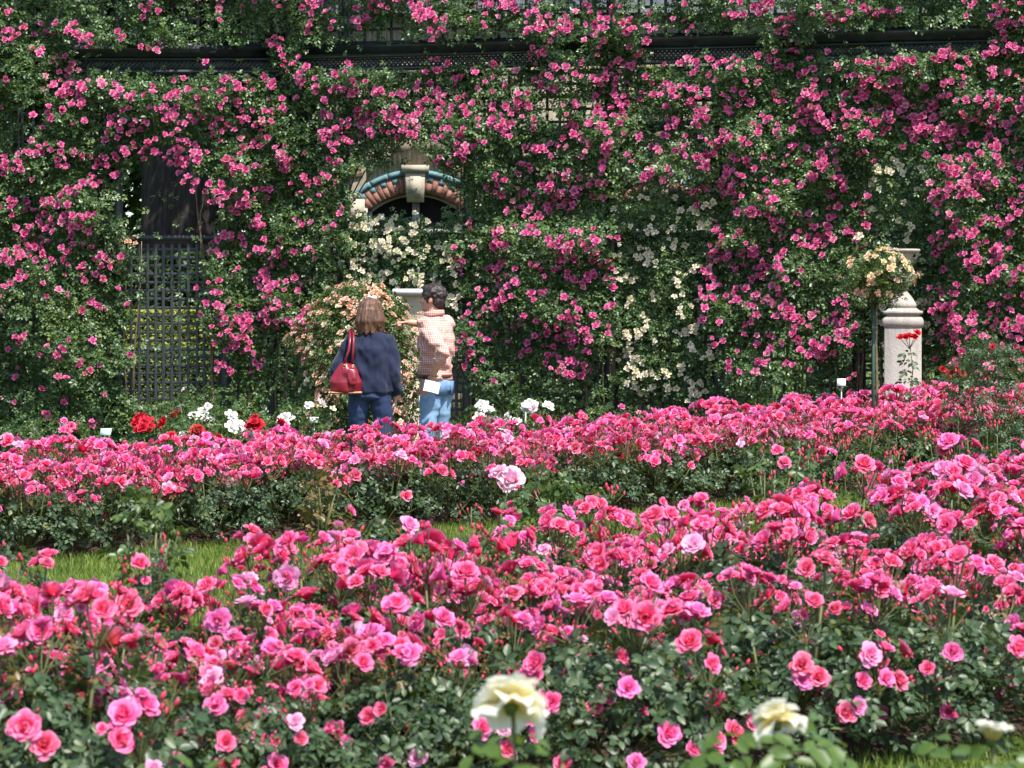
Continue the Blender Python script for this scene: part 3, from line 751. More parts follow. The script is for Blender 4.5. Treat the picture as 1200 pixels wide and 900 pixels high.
for a, b in OPEN: wall_panel(a + 4, b - 4, 3.36, 3.9, .11, .028)
for a, b in ((-70, 136), (140, 263), (267, 318), (322, 549), (553, 714), (718, 842), (846, 1004), (1008, 1270)): wall_panel(a, b, 4.24, 4.95, .14, .03)
for px in (-72, 138, 265, 320, 405, 551, 716, 844, 1006, 1104, 1272):
    bar("post", WPz(px, 0, .03), WPz(px, 3.96, .03), .10, .10, trellis, T0)
for px in (138, 405, 551, 716, 844, 1006, 1104): bar("post", WPz(px, 4.235, .0), WPz(px, 5.0, .0), .07, .07, trellis, T0)
for a, b in OPEN:  # arched heads
    g = Geo(); cpx = (a + b) / 2; hw = (b - a) / 2 - 5; s = np.linspace(-1, 1, 15)
    up = [WPz(cpx + u * hw, 3.32 - .42 * (1 - math.sqrt(max(0, 1 - u * u * .98))), .02) - np.array(T0) for u in s]
    tube(g, up, .04, 6); tl_link("arch", g.mesh("arch", M["trellis"]))
    bar("top_rail", WPz(a + 4, 2.235, .01), WPz(b - 4, 2.235, .01), .06, .07, trellis, T0)
# beam with its cornice and openwork frieze
g = Geo(); prof = [(.02, 4.215), (.16, 4.215), (.16, 4.185), (.12, 4.165), (.10, 4.13), (.05, 4.11), (.02, 4.11)]
pxs = [-80, 120, 319, 321, 540, 760, 980, 1280]
V = np.concatenate([np.array([WPz(px, z, o) - np.array(T0) for o, z in prof]) for px in pxs]); k = len(prof)
F = [[i * k + j, i * k + (j + 1) % k, (i + 1) * k + (j + 1) % k, (i + 1) * k + j] for i in range(len(pxs) - 1) for j in range(k)]
g.add(V, np.array(F)); tl_link("cornice", g.mesh("cornice", M["trellis"]))
for a, b in ((-80, 320), (320, 1280)):
    bar("beam_rail", WPz(a, 4.095, .045), WPz(b, 4.095, .045), .028, .06, trellis, T0)
    bar("beam_rail", WPz(a, 3.965, .045), WPz(b, 3.965, .045), .04, .06, trellis, T0)
    bar("beam_rail", WPz(a, 4.223, .0), WPz(b, 4.223, .0), .03, .2, trellis, T0)
g = Geo()
for px in np.arange(-78, 1276, 5.2):
    for s in (-1, 1):
        a, b = WPz(px, 3.985, .045), WPz(px + s * 10.4, 4.08, .045); a, b = Vector(a), Vector(b); d = b - a; L = d.length; d.normalize()
        n = Vector(NL if a.x < -2.496 else NR); q = d.cross(n).normalized()
        box(g, (a + b) / 2 - T0 + n * (.004 * s), (.02, .007, L), Matrix((q, n, d)).transposed())
tl_link("frieze_lattice", g.mesh("frieze_lattice", M["trellis"]), kind="stuff")

# ------------------------------------------------------------------ climbing roses
def beam_top(px): return 350 - 2.62 * FPX / wall_d(px)
def ell(px, y, cx, cy, rx, ry): return ((px - cx) / rx) ** 2 + ((y - cy) / ry) ** 2 < 1
HOLES = [(376, 132, 16, 18), (290, 132, 16, 14), (36, 150, 12, 24), (18, 150, 12, 18), (655, 125, 14, 16), (122, 135, 10, 16), (60, 395, 14, 26), (342, 105, 8, 20),
         (460, 48, 32, 8), (590, 46, 20, 8), (98, 40, 12, 14), (150, 24, 8, 14), (345, 405, 10, 20), (1030, 275, 20, 14), (770, 40, 16, 8), (690, 42, 14, 7), (500, 290, 20, 16), (130, 285, 14, 12), (330, 470, 14, 22), (1095, 320, 6, 18)]
COVER_BEAM = [(-100, 84), (326, 372), (640, 765), (897, 945), (1168, 1320)]
def cover(px, y):
    jx = px + (noise(y / 22, px / 60) - .5) * 34; jy = y + (noise(px / 20, y / 60, 5.0) - .5) * 40
    d = np.ones_like(px)
    for (a, b), top, bot in zip([(150, 256), (410, 548), (722, 838), (1012, 1100)], (180, 180, 208, 172), (470, 560, 560, 560)):
        c = (a + b) / 2; hw = (b - a) / 2; yt = top + 34 * ((px - c) / hw) ** 2
        d = np.where((jx > a) & (jx < b) & (jy > yt) & (y < bot), .02, d)
    d = np.where((px > 120) & (px < 160) & (y > 190) & (y < 270), d * .35, d)
    low = (px > 262) & (px < 1130)
    d = np.where(low & (jy > 395), d * .5, d); d = np.where(low & (jy > 440), d * .6, d)
    bt = beam_top(px); vis = np.ones(px.shape, bool)
    for a, b in COVER_BEAM: vis &= ~((jx > a) & (jx < b))
    d = np.where(vis & (y > bt - 5 + (noise(px / 14, 3.0) - .45) * 9) & (y < bt + 33 + (noise(px / 11, 7.0) - .6) * 14), .012, d)
    ab = y < bt - 5; d = np.where(ab, d * np.clip(.35 + 1.1 * (noise(px / 34, y / 20) - .25), .1, 1), d)
    for h in HOLES: d = np.where(ell(jx, jy, *h), .08, d)
    d = np.where((noise(px / 13, y / 13, 2.0) < .16), d * .3, d)
    return d
# stand-out drifts of flowers (x, y, how many, radius)
DRIFT = [(222, 190, 22, 16), (232, 218, 9, 9), (285, 105, 16, 14), (290, 135, 6, 9), (955, 115, 10, 12), (960, 145, 14, 13), (1000, 138, 10, 9), (975, 192, 16, 16), (955, 210, 6, 8),
         (990, 215, 8, 8), (905, 15, 14, 18), (930, 30, 8, 10), (645, 38, 16, 14), (676, 38, 9, 10), (640, 68, 9, 9), (1140, 215, 18, 18), (1120, 200, 8, 12), (1165, 220, 6, 10), (1095, 125, 12, 10),
         (890, 245, 8, 9), (860, 222, 10, 11), (840, 185, 8, 9), (625, 122, 9, 9), (600, 145, 9, 10), (612, 158, 8, 8), (560, 180, 10, 10), (440, 155, 9, 12), (675, 290, 8, 9), (600, 290, 9, 9), (625, 245, 8, 9),
         (665, 235, 10, 12), (640, 275, 6, 8), (20, 50, 12, 12), (95, 40, 8, 10), (515, 20, 16, 14), (575, 5, 8, 9), (610, 12, 9, 9), (430, 138, 12, 14), (520, 125, 10, 18), (345, 185, 9, 10), (275, 195, 9, 9),
         (345, 195, 9, 10), (300, 265, 7, 8), (335, 300, 9, 12), (265, 275, 10, 9), (1060, 125, 12, 10), (1045, 105, 6, 8), (1015, 108, 7, 9), (1130, 150, 8, 10), (1110, 158, 8, 8), (1080, 155, 8, 9), (1175, 300, 10, 12), (960, 285, 12, 12), (965, 408, 12, 12), (930, 370, 12, 10), (1150, 300, 8, 12), (835, 320, 8, 7)]
CL = []
for x, y, n, r in DRIFT:
    for k in range(n): CL.append((x + random.gauss(0, r * .6), y + random.gauss(0, r * .55)))
N = 7000; px = rng.uniform(-40, 1240, N); y = rng.uniform(-60, 510, N)
cv = cover(px, y); fl = .5 + 1.0 * np.clip(noise(px / 45, y / 38, 8.0) - .3, 0, 1)
fl = np.where((px < 150) & (y > 330), fl * .7, fl); fl = np.where((px < 150) & (y < 300), fl * 1.5, fl); fl = np.where((y > 440), fl * .45, fl); fl = np.where((px > 130) & (px < 250) & (y > 440), 0, fl); fl = np.where((px > 262) & (px < 1130) & (y > 370), fl * 1.8, fl); fl = np.where((px < 130) & (y > 380) & (y < 500), fl * 1.3, fl)
fl = np.where((px > 120) & (px < 320) & (y > 75) & (y < 105), fl * .4, fl); fl = np.where((px > 690) & (px < 730) & (y > 130) & (y < 170), fl * .6, fl)
ok = (rng.random(N) < cv * fl * .66) & (cv > .3)
for a, b in zip(px[ok], y[ok]):
    m = random.choice((1, 1, 1, 2, 2, 3, 4))
    for k in range(m): CL.append((a + random.gauss(0, 4.4) * math.sqrt(m), b + random.gauss(0, 3.0) * math.sqrt(m)))
ANCH = [(25, "pink climbing rose at the trellis end furthest from the urn"), (112, "pink climbing rose beside the opening with the tree trunk, on its open lattice side"), (275, "pink climbing rose between the tree trunk opening and the peach shrub"),
        (352, "pink climbing rose rising above the woman's peach shrub"), (480, "pink climbing rose over the arched brick window, behind the couple"), (585, "pink climbing rose on the pier just right of the man"), (670, "pink climbing rose on the pier beside the white climber"), (780, "pink climbing rose hanging over the white climber's opening"),
        (870, "pink climbing rose on the wide pier right of the white climber"), (965, "pink climbing rose on the pier left of the standard rose"), (1055, "pink climbing rose hanging above the stone urn"), (1135, "pink climbing rose right of the stone urn"), (1205, "pink climbing rose at the trellis end beyond the urn")]
AX = np.array([a for a, _ in ANCH], float)
def owner(px, y): return np.argmin(np.abs(np.asarray(px)[:, None] + ((noise(np.asarray(y) / 40, np.asarray(px) / 50, 4.0) - .5) * 60)[:, None] - AX[None]), 1)
def lumps(px, y): return .06 + .42 * noise(px / 42, y / 40, 1.0) ** 1.2 + .14 * noise(px / 14, y / 14, 6.0)
# leaves: sprays of leaves so the surface breaks into clumps
N = 140000; px = rng.uniform(-60, 1260, N); y = rng.uniform(-70, 520, N); cv = cover(px, y)
spray = .35 + .9 * noise(px / 9, y / 9, 3.0)
ok = rng.random(N) < cv * spray; px, y = px[ok], y[ok]
own = owner(px, y); dep = lumps(px, y)
clx = np.array([c[0] for c in CL]); cly = np.array([c[1] for c in CL]); cown = owner(clx, cly)
PLANT_N = [0] * len(ANCH)
for i, (ax, lab) in enumerate(ANCH):
    base = Vector(WPz(ax, 0, .15)); t = empty("climbing_rose", base, 0, lab, "climbing rose", "pink climbing roses on the trellis")
    s = own == i; n = int(s.sum()); q = rng.random(n) ** .45
    P = WP(px[s], y[s], dep[s] * q + .02) - np.array(base)
    Nn = wall_n(px[s]) * .55 + np.array([0, 0, .65]) + rng.normal(size=(n, 3)) * .45
    D = np.array([0, 0, -.5]) + wall_n(px[s]) * .3 + rng.normal(size=(n, 3)) * .7
    g = Geo(); compound(g, P, Nn, D, rng.uniform(.032, .056, n), False)
    link("foliage", g.mesh("foliage", M["leaf_wall"]), t, kind="stuff")
    for k in range(4):
        cx = ax + random.uniform(-26, 26); xs = np.array([cx, cx + random.uniform(-8, 8), cx + random.uniform(-25, 25), cx + random.uniform(-50, 50)]); zs = np.array([0, 1.0, 2.4, 3.9])
        if 405 < ax < 560 or 718 < ax < 842 or 1008 < ax < 1102: xs = np.array([(405 if ax < 500 else 716 if ax < 900 else 1006) + random.uniform(-6, 6)] * 3 + [cx])
        g = Geo(); zz = np.linspace(0, 3.9, 12); tube(g, WPz(np.interp(zz, zs, xs) + 2 * np.sin(zz * 4 + k), zz, .09 + .02 * np.sin(zz * 3)) - np.array(base), np.linspace(.013, .006, 12), 5)
        link("cane", g.mesh("cane", M["cane"]), t)
    for bx, by in zip(clx[cown == i], cly[cown == i]):
        bx_, by_ = np.array(float(bx)), np.array(float(by))
        if PLANT_N[i] >= 298 or by < -45: continue
        p = WP(bx_, by_, float(lumps(bx_, by_)) + random.uniform(.03, .12)) - np.array(base)
        nr = unit(wall_n(bx_) * .9 + np.array([0, 0, .45]) + rng.normal(size=3) * .33)
        blossom(t, "wall", p, nr, random.choice((.060, .070, .080, .088, .098)) * random.uniform(.9, 1.1)); PLANT_N[i] += 1
print("climber blossoms", PLANT_N)

def climber(px0, px1, y0, y1, n_leaf, kind, n_bloom, bsize, label, dens, fy=None, leaf="leaf_wall", off=.06):
    ax = (px0 + px1) / 2; base = Vector(WPz(ax, 0, .15)); t = empty("climbing_rose", base, 0, label, "climbing rose")
    N = n_leaf * 3; px = rng.uniform(px0, px1, N); y = rng.uniform(y0, y1, N)
    ed = np.minimum(np.minimum(px - px0, px1 - px) / 22, np.minimum(y - y0, y1 - y) / 22)
    pr = np.clip(ed + (noise(px / 12, y / 12) - .5) * 1.4, 0, 1) * dens(px, y)
    ok = rng.random(N) < pr; px, y = px[ok][:n_leaf], y[ok][:n_leaf]; n = len(px)
    dep = off + .22 * noise(px / 26, y / 26, 2.0)
    P = WP(px, y, dep * rng.random(n) ** .5) - np.array(base)
    g = Geo(); compound(g, P, wall_n(px) * .55 + np.array([0, 0, .65]) + rng.normal(size=(n, 3)) * .45, np.array([0, 0, -.4]) + rng.normal(size=(n, 3)) * .8, rng.uniform(.028, .046, n), False)
    link("foliage", g.mesh("foliage", M[leaf]), t, kind="stuff")
    for k in range(3):
        g = Geo(); cx = ax + (k - 1) * (px1 - px0) * .22; z1 = float(wz(ax, y0 + 25)); zz = np.linspace(0, z1, 9)
        tube(g, WPz(cx + 3 * np.sin(zz * 3 + k) + (k - 1) * 3 * zz, zz, .07) - np.array(base), np.linspace(.012, .005, 9), 5); link("cane", g.mesh("cane", M["cane"]), t)
    k = 0
    while k < n_bloom:
        bx, by = random.uniform(px0 + 6, px1 - 6), random.uniform(fy[0], fy[1]) if fy else random.uniform(y0 + 6, y1 - 6)
        if random.random() > float(dens(np.array(bx), np.array(by))) * (.6 + .5 * float(noise(bx / 22, by / 22, 9.0))): continue
        for j in range(random.choice((1, 1, 2, 2, 3))):
            a, b = np.array(bx + random.gauss(0, 4)), np.array(by + random.gauss(0, 4))
            nr = unit(wall_n(a) + np.array([0, 0, .4]) + rng.normal(size=3) * .3)
            blossom(t, kind, WP(a, b, off + .22 * float(noise(float(a) / 26, float(b) / 26, 2.0)) + .03) - np.array(base), nr, bsize * random.uniform(.75, 1.2)); k += 1
    return t
one = lambda px, y: np.ones_like(np.asarray(px, float))
climber(398, 552, 246, 380, 2600, "cream", 190, .072, "cream white climbing rose below the arched brick window", one)
climber(714, 846, 206, 480, 4200, "cream", 180, .070, "white climbing rose filling the opening between two pink piers", lambda px, y: np.clip(.62 + .6 * (noise(np.asarray(px) / 30, np.asarray(y) / 34, 3.0) - .35), .2, 1))
climber(1004, 1112, 184, 430, 2800, "cream", 110, .072, "white climbing rose behind the stone urn", lambda px, y: np.where((np.asarray(y) > 255) & (np.asarray(y) < 300) & (np.asarray(px) < 1062), .12, .75))
climber(128, 170, 258, 330, 130, "peach", 12, .06, "small pale climbing rose at the lattice opening's edge", one)

# ------------------------------------------------------------------ behind the trellis: stone building with brick arches
DB = 31.0
def stone_mat(name, a, b, c):
    m, nt, out = new_mat(name)
    oi = nt.nodes.new("ShaderNodeObjectInfo"); n = ntex(nt, 14, 6, .65)
    base = ramp(nt, oi.outputs["Random"], [(0, a), (.5, b), (1, c)])
    col = mixc(nt, base, (0.10, 0.08, 0.06), ramp(nt, n, [(.45, (0, 0, 0)), (.75, (.5, .5, .5))]))
    p = principled(nt, col, .9, .2, bump(nt, n, .5, .02)); nt.links.new(p.outputs[0], out.inputs[0]); return m
M["rubble"] = stone_mat("rubble_stone", (.30, .23, .15), (.38, .31, .21), (.26, .22, .17))
M["brick"] = stone_mat("red_brick", (.30, .14, .105), (.35, .165, .125), (.24, .12, .095))
M["glazed"] = simple_mat("blue_glazed_brick", (.12, .24, .27), .6, .35, .3, 25, .3, 60, dirt=(.20, .19, .15))
M["dressed"] = simple_mat("dressed_stone", (.42, .37, .29), .85, .25, .18, 10, .3, 50)
M["mortar"] = simple_mat("lime_mortar", (.26, .22, .16), .95, .15, .25, 12, .5, 60)
M["winframe"] = simple_mat("grey_window_frame", (.34, .34, .33), .6, .4, .1)
M["glass"] = simple_mat("dark_window_glass", (.008, .009, .010), .35, .12, .2)
M["roof"] = simple_mat("slate_roof", (.07, .075, .085), .6, .4, .3, 8, .3, 20)
bx0, bx1 = at(372, 0, DB).x, at(905, 0, DB).x
house = empty("stone_building", ((bx0 + bx1) / 2, DB, 0), 0, "rubble stone building with blue and red brick window arches behind the trellis", "building")
H0 = house.location.copy()
def arch_xy(cx, zc, r, a): return cx + r * math.sin(a), zc + r * math.cos(a)
def seg_block(a0, a1, r0, r1, cx, zc, y0, y1, mat, n=3):
    g = Geo(); V = []
    aa = np.linspace(a0, a1, n)
    for y in (y0, y1):
        for r in (r0, r1):
            for a in aa: x, z = arch_xy(cx, zc, r, a); V.append([x, y, z])
    V = np.array(V); F = []
    for i in range(n - 1):
        F += [[i, i + 1, n + i + 1, n + i], [2 * n + i, 3 * n + i, 3 * n + i + 1, 2 * n + i + 1], [i, 2 * n + i, 2 * n + i + 1, i + 1], [n + i, n + i + 1, 3 * n + i + 1, 3 * n + i]]
    F += [[0, n, 3 * n, 2 * n], [n - 1, 3 * n - 1, 4 * n - 1, 2 * n - 1]]
    g.add(V, np.array(F)); return g.mesh("brick", mat)
WINS = [at(487, 0, DB).x - H0.x, at(772, 0, DB).x - H0.x]
ZC, RO = 2.03, 1.20
# wall mesh with two arched window openings, cut by building it as columns of quads around them
def wall_mesh():
    g = Geo(); xs0, xs1 = bx0 - H0.x, bx1 - H0.x; top = 5.2
    edges = sorted({xs0, xs1, *[w + s for w in WINS for s in np.linspace(-.62, .62, 21)]})
    for a, b in zip(edges[:-1], edges[1:]):
        m = (a + b) / 2; w = next((w for w in WINS if abs(m - w) < .62), None)
        if w is None: box(g, (m, .2, top / 2), (b - a, .4, top))
        else:
            zt = ZC + math.sqrt(.92 ** 2 - (m - w) ** 2); box(g, (m, .2, .45), (b - a, .4, .9)); box(g, (m, .2, (zt + top) / 2), (b - a, .4, top - zt))
    return g.mesh("wall", M["mortar"])
link("wall", wall_mesh(), house)
g = Geo(); xs0, xs1 = bx0 - H0.x - .2, bx1 - H0.x + .2
g.add([[xs0, -.3, 5.15], [xs1, -.3, 5.15], [xs1, 3, 7.2], [xs0, 3, 7.2], [xs0, 6.3, 5.15], [xs1, 6.3, 5.15]], [np.array([[0, 1, 2, 3], [3, 2, 5, 4]])])
link("roof", g.mesh("roof", M["roof"]), house)
g = Geo(); box(g, (bx0 - H0.x + .2, 3.2, 2.6), (.4, 5.6, 5.2)); box(g, (bx1 - H0.x - .2, 3.2, 2.6), (.4, 5.6, 5.2)); box(g, (0, 6.0, 2.6), (bx1 - bx0 - .8, .3, 5.2)); link("side_wall", g.mesh("side_wall", M["mortar"]), house)
for w in WINS:
    A = R(40); nb = 20
    for k in range(nb):
        a0 = -A + 2 * A * k / nb; a1 = a0 + 2 * A / nb - .004
        if abs((a0 + a1) / 2) < .10: continue
        blue = k % 2 == 0
        link("brick", seg_block(a0, a1, .90, 1.03 if blue else 1.115, w, ZC, -.014, .05, M["brick"]), house)
        if blue: link("glazed_brick", seg_block(a0, a1, 1.033, 1.115, w, ZC, -.018, .05, M["glazed"]), house)
    for s in (-1, 1):
        for k in range(3):
            a0 = .10 + (A - .08) * k / 3; a1 = .10 + (A - .08) * (k + 1) / 3 - .006
            lo, hi_ = (a0, a1) if s > 0 else (-a1, -a0)
            link("glazed_band", seg_block(lo, hi_, 1.118, 1.185, w, ZC, -.035, .05, M["glazed"], 7), house)
        g = Geo(); x, z = arch_xy(w, ZC, 1.02, s * R(47)); box(g, (x + s * .02, 0.0, z - .03), (.26, .11, .30)); link("springer", g.mesh("springer", M["dressed"]), house)
        for k in range(4):
            g = Geo(); box(g, (w + s * (.72 + .03 * (k % 2)), 0.0, 2.55 - k * .38), (.24 + .08 * (k % 2), .09, .36)); link("quoin", g.mesh("quoin", M["dressed"]), house)
    g = Geo(); zt, zb = 3.18, 2.81
    V = [[w - .105, -.11, zb], [w + .105, -.11, zb], [w + .105, .05, zb], [w - .105, .05, zb], [w - .125, -.12, zt], [w + .125, -.12, zt], [w + .125, .05, zt], [w - .125, .05, zt]]
    g.add(V, BOXF); box(g, (w, -.05, zt + .045), (.34, .2, .085)); box(g, (w, -.045, zt + .004), (.29, .17, .03)); box(g, (w, -.118, (zt + zb) / 2), (.14, .012, .27)); link("keystone", g.mesh("keystone", M["dressed"]), house)
    g = Geo(); up = [[*arch_xy(w, ZC, .885, a)] for a in np.linspace(-R(40), R(40), 13)]
    tube(g, [[x, .12, z] for x, z in up], .03, 6); box(g, (w - .58, .12, 1.8), (.06, .07, 1.8)); box(g, (w + .58, .12, 1.8), (.06, .07, 1.8)); box(g, (w, .12, 1.92), (.09, .08, 2.0)); box(g, (w, .121, 2.45), (1.1, .06, .05)); box(g, (w, .121, .93), (1.16, .07, .06))
    wf = link("window", g.mesh("window_frame", M["winframe"]), house)
    for s in (-1, 1):
        g = Geo(); V = [[w + s * .04, .14, .95], [w + s * .56, .14, .95], [w + s * .56, .14, 2.72], [w + s * .3, .14, 2.88], [w + s * .04, .14, 2.93]]; V2 = [[a, .15, c] for a, _, c in V]
        g.add(V + V2, [np.array([[0, 1, 2, 3, 4]]), np.array([[9, 8, 7, 6, 5]])]); link("pane", g.mesh("pane", M["glass"]), wf)
    g = Geo(); box(g, (w, -.06, .86), (1.5, .26, .09)); link("sill", g.mesh("sill", M["dressed"]), house)
# rubble stones around the first window, laid one by one
STONE = []
for i in range(6):
    rg = np.random.default_rng(i + 40); n = 9; a = np.linspace(0, 6.283, n, endpoint=False); r = .5 * rg.uniform(.86, 1.0, n) / np.maximum(np.abs(np.cos(a)), np.abs(np.sin(a))) ** .75
    x, z = r * np.cos(a), r * np.sin(a); g = Geo()
    V = np.concatenate([np.stack([x, 0 * x + .5, z], 1), np.stack([x, 0 * x - .1, z], 1), np.stack([x * .8, -.42 + rg.uniform(-.06, .06, n), z * .8], 1)])
    k = np.arange(n); k2 = (k + 1) % n
    g.add(V, [np.stack([k, k2, n + k2, n + k], 1), np.stack([n + k, n + k2, 2 * n + k2, 2 * n + k], 1), (np.arange(n) + 2 * n)[None]]); STONE.append(g.mesh("stone", M["rubble"], False))
z = 1.0; row = 0
while z < 4.6:
    h = random.uniform(.14, .2)
    for wc, x0, x1 in ((WINS[0], -1.05, 1.15), (WINS[1], -.9, .9)):
        x = wc + x0 + random.uniform(0, .12)
        while x < wc + x1:
            wd = random.uniform(.16, .34); cx, cz = x + wd / 2, z + h / 2
            inside = abs(cx - wc) < .98 and (cz < 2.75 or math.hypot(cx - wc, cz - ZC) < RO + .09) or (abs(cx - wc) < .28 and cz < 3.45)
            if not inside:
                o = link("stone", random.choice(STONE), house); o.location = (cx, .0, cz); o.scale = (wd * .97, random.uniform(.07, .11), h * .95); o.rotation_euler = (0, random.uniform(-.06, .06), 0)
            x += wd
    z += h; row += 1

# trees, hedges and a garden wall beyond the trellis
def bark_mat():
    m, nt, out = new_mat("dark_bark")
    n = ntex(nt, 7, 8, .7, "Object", (3, 3, .35)); c = ramp(nt, n, [(.3, (.018, .014, .013)), (.55, (.055, .046, .044)), (.75, (.11, .095, .088))])
    p = principled(nt, c, .95, .15, bump(nt, n, 1.0, .06)); nt.links.new(p.outputs[0], out.inputs[0]); return m
M["bark"] = bark_mat()
def tree(px, d, rt, zc, rc, rzc, n, label, leaf="leaf_far", L=.11, name="tree", limbs=6):
    b = Vector(((px - 600) / FPX * d, d, 0)); t = empty(name, b, 0, label, "tree")
    rg = np.random.default_rng(int(px + d * 10)); g = Geo(); m = 26; nseg = 40
    zs = np.linspace(-.1, zc, m); a = np.linspace(0, 6.283, nseg, endpoint=False)
    rad = rt * (1 + .55 * np.exp(-zs / .5) - .28 * zs / zc)
    fl = 1 + .07 * np.sin(a[None] * 5 + zs[:, None] * .3) + .10 * (noise(np.cos(a)[None] * 3.4 + 0 * zs[:, None], np.sin(a)[None] * 3.4 + 0 * zs[:, None], zs[:, None] * .55) - .5) + .06 * (noise(np.cos(a)[None] * 11 + 0 * zs[:, None], np.sin(a)[None] * 11 + 0 * zs[:, None], zs[:, None] * 1.4) - .5)
    V = np.stack([rad[:, None] * fl * np.cos(a), rad[:, None] * fl * np.sin(a), np.repeat(zs[:, None], nseg, 1)], -1).reshape(-1, 3)
    i = np.arange(m - 1)[:, None] * nseg; j = np.arange(nseg)[None]; k = (j + 1) % nseg
    g.add(V, np.stack([i + j, i + k, i + nseg + k, i + nseg + j], -1).reshape(-1, 4)); link("trunk", g.mesh("trunk", M["bark"], True), t)
    for q in range(limbs):
        aa = q * 2.4; g = Geo(); e = np.array([math.cos(aa) * rc * .7, math.sin(aa) * rc * .7, zc + rzc * (.3 + .5 * rg.random())])
        s = np.array([0, 0, zc * (.8 + .03 * q)]); tube(g, [s, s * .6 + e * .4 + [0, 0, .3], e], [rt * .45, rt * .28, rt * .1], 8); link("limb", g.mesh("limb", M["bark"], True), t)
    th = rg.uniform(0, 6.283, n); ph = np.arccos(rg.uniform(-1, 1, n)); q = rg.random(n) ** .33
    l = .6 + .8 * noise(np.cos(th) * 2.5 + px, np.sin(th) * 2.5, ph * 2)
    P = np.stack([rc * l * q * np.sin(ph) * np.cos(th), rc * l * q * np.sin(ph) * np.sin(th), zc + rzc * .5 + rzc * l * q * np.cos(ph)], 1)
    kp = noise(P[:, 0] * 1.3, P[:, 1] * 1.3, P[:, 2] * 1.3) > .33; P = P[kp]
    g = Geo(); leaves(g, P, rg.normal(size=P.shape) * .7 + [0, -.3, .6], L * rg.uniform(.7, 1.3, len(P)), False, None, rg); link("crown", g.mesh("crown", M[leaf]), t, kind="stuff")
tree(207, 31.6, .54, 5.6, 3.6, 2.2, 16000, "massive dark tree trunk behind the lattice opening", L=.16)
tree(60, 36, .30, 4.6, 3.4, 3.4, 9000, "green tree behind the trellis's leafy end", L=.2)
tree(980, 34, .30, 3.2, 3.8, 3.0, 12000, "green tree behind the wide rose pier", L=.2)
tree(1180, 33, .28, 3.0, 3.4, 3.0, 10000, "green tree behind the stone urn", L=.2)
tree(330, 38, .28, 4.2, 3.0, 3.0, 8000, "green tree beside the stone building", L=.2)
def hedge(x0, x1, d, h, th_, n, leaf, label, name="hedge", L=.05):
    a, b = at(x0, 0, d).x, at(x1, 0, d).x; t = empty(name, ((a + b) / 2, d, 0), 0, label, "hedge")
    w = (b - a); m = n; f = rng.random(m)
    X = rng.uniform(-w / 2, w / 2, m); Y = rng.uniform(-th_ / 2, th_ / 2, m); Z = rng.uniform(0, h, m)
    side = rng.random(m); Y = np.where(side < .5, -th_ / 2, Y); Z = np.where(side > .7, h, Z)
    lump = noise(X * 2.2 + x0, Z * 2.2) - .5
    P = np.stack([X, Y - lump * .25 + rng.normal(size=m) * .03, np.clip(Z + (noise(X * 2 + 5, 0 * X + d) - .5) * .3 * h * .5, 0.02, None)], 1)
    g = Geo(); leaves(g, P, np.array([0, -.5, .7]) + rng.normal(size=(m, 3)) * .5, L * rng.uniform(.7, 1.3, m), False); link("foliage", g.mesh("foliage", M[leaf]), t, kind="stuff")
    g = Geo(); 
    for k in range(int(w / .4) + 1):
        xx = -w / 2 + .1 + k * .4
        if xx < w / 2: tube(g, [[xx, .05, 0], [xx + .05, 0, h * .5], [xx - .05, .04, h * .85]], [.02, .014, .006], 5)
    link("stem", g.mesh("stem", M["stem"]), t)
hedge(-40, 420, 28.9, .98, .5, 16000, "leaf_far", "low dark clipped hedge behind the lattice", L=.055)
hedge(60, 300, 29.9, 1.52, .6, 15000, "leaf_gold", "bright yellow green hedge seen through the lattice", L=.045)
hedge(-90, 420, 34, 5.6, 1.6, 30000, "leaf_far", "tall dark green hedge behind the big tree trunk", L=.17)
hedge(560, 720, 28.6, 3.4, .9, 6500, "leaf_far", "tall evergreen hedge behind the pier right of the man", L=.1)
hedge(830, 1300, 28.8, 4.0, 1.2, 14000, "leaf_far", "tall evergreen hedge behind the wide rose pier and the urn", L=.1)
hedge(700, 850, 27.6, 2.5, .7, 5000, "leaf_far", "dark evergreen hedge below the second brick window", L=.08)
hedge(40, 330, 30.7, 2.2, .6, 12000, "leaf_far", "dark hedge of middle height in front of the big tree trunk", L=.085)

# ------------------------------------------------------------------ pedestal with urn, second pedestal, standard rose, labels
def weathered(name, base, dark, lichen):
    m, nt, out = new_mat(name); n = ntex(nt, 9, 6, .65)
    c = ramp(nt, n, [(.3, tuple(v * .85 for v in base)), (.7, base)])
    c = mixc(nt, c, dark, ramp(nt, ntex(nt, 6, 6, .7, "Object", (3, 3, .35)), [(.5, (0, 0, 0)), (.78, (.75, .75, .75))]))
    c = mixc(nt, c, lichen, ramp(nt, ntex(nt, 22, 5, .6), [(.60, (0, 0, 0)), (.68, (.65, .65, .65))]))
    c = mixc(nt, c, dark, ramp(nt, ntex(nt, 90, 4, .7), [(.58, (0, 0, 0)), (.75, (.5, .5, .5))]))
    p = principled(nt, c, .9, .2, bump(nt, ntex(nt, 55, 6, .7), .6, .012)); nt.links.new(p.outputs[0], out.inputs[0]); return m
M["stone_pale"] = weathered("weathered_pale_stone", (.46, .42, .37), (.20, .17, .14), (.36, .31, .16))
def square_loft(g, prof, cham=.0):
    """prof: (half width, z); chamfered square sections"""
    V = []; n = 8
    for h, z in prof:
        c = h * cham
        V += [[-h + c, -h, z], [h - c, -h, z], [h, -h + c, z], [h, h - c, z], [h - c, h, z], [-h + c, h, z], [-h, h - c, z], [-h, -h + c, z]]
    m = len(prof); F = [[i * n + j, i * n + (j + 1) % n, (i + 1) * n + (j + 1) % n, (i + 1) * n + j] for i in range(m - 1) for j in range(n)]
    g.add(V, [np.array(F), np.arange(n)[None, ::-1], (np.arange(n) + (m - 1) * n)[None]])
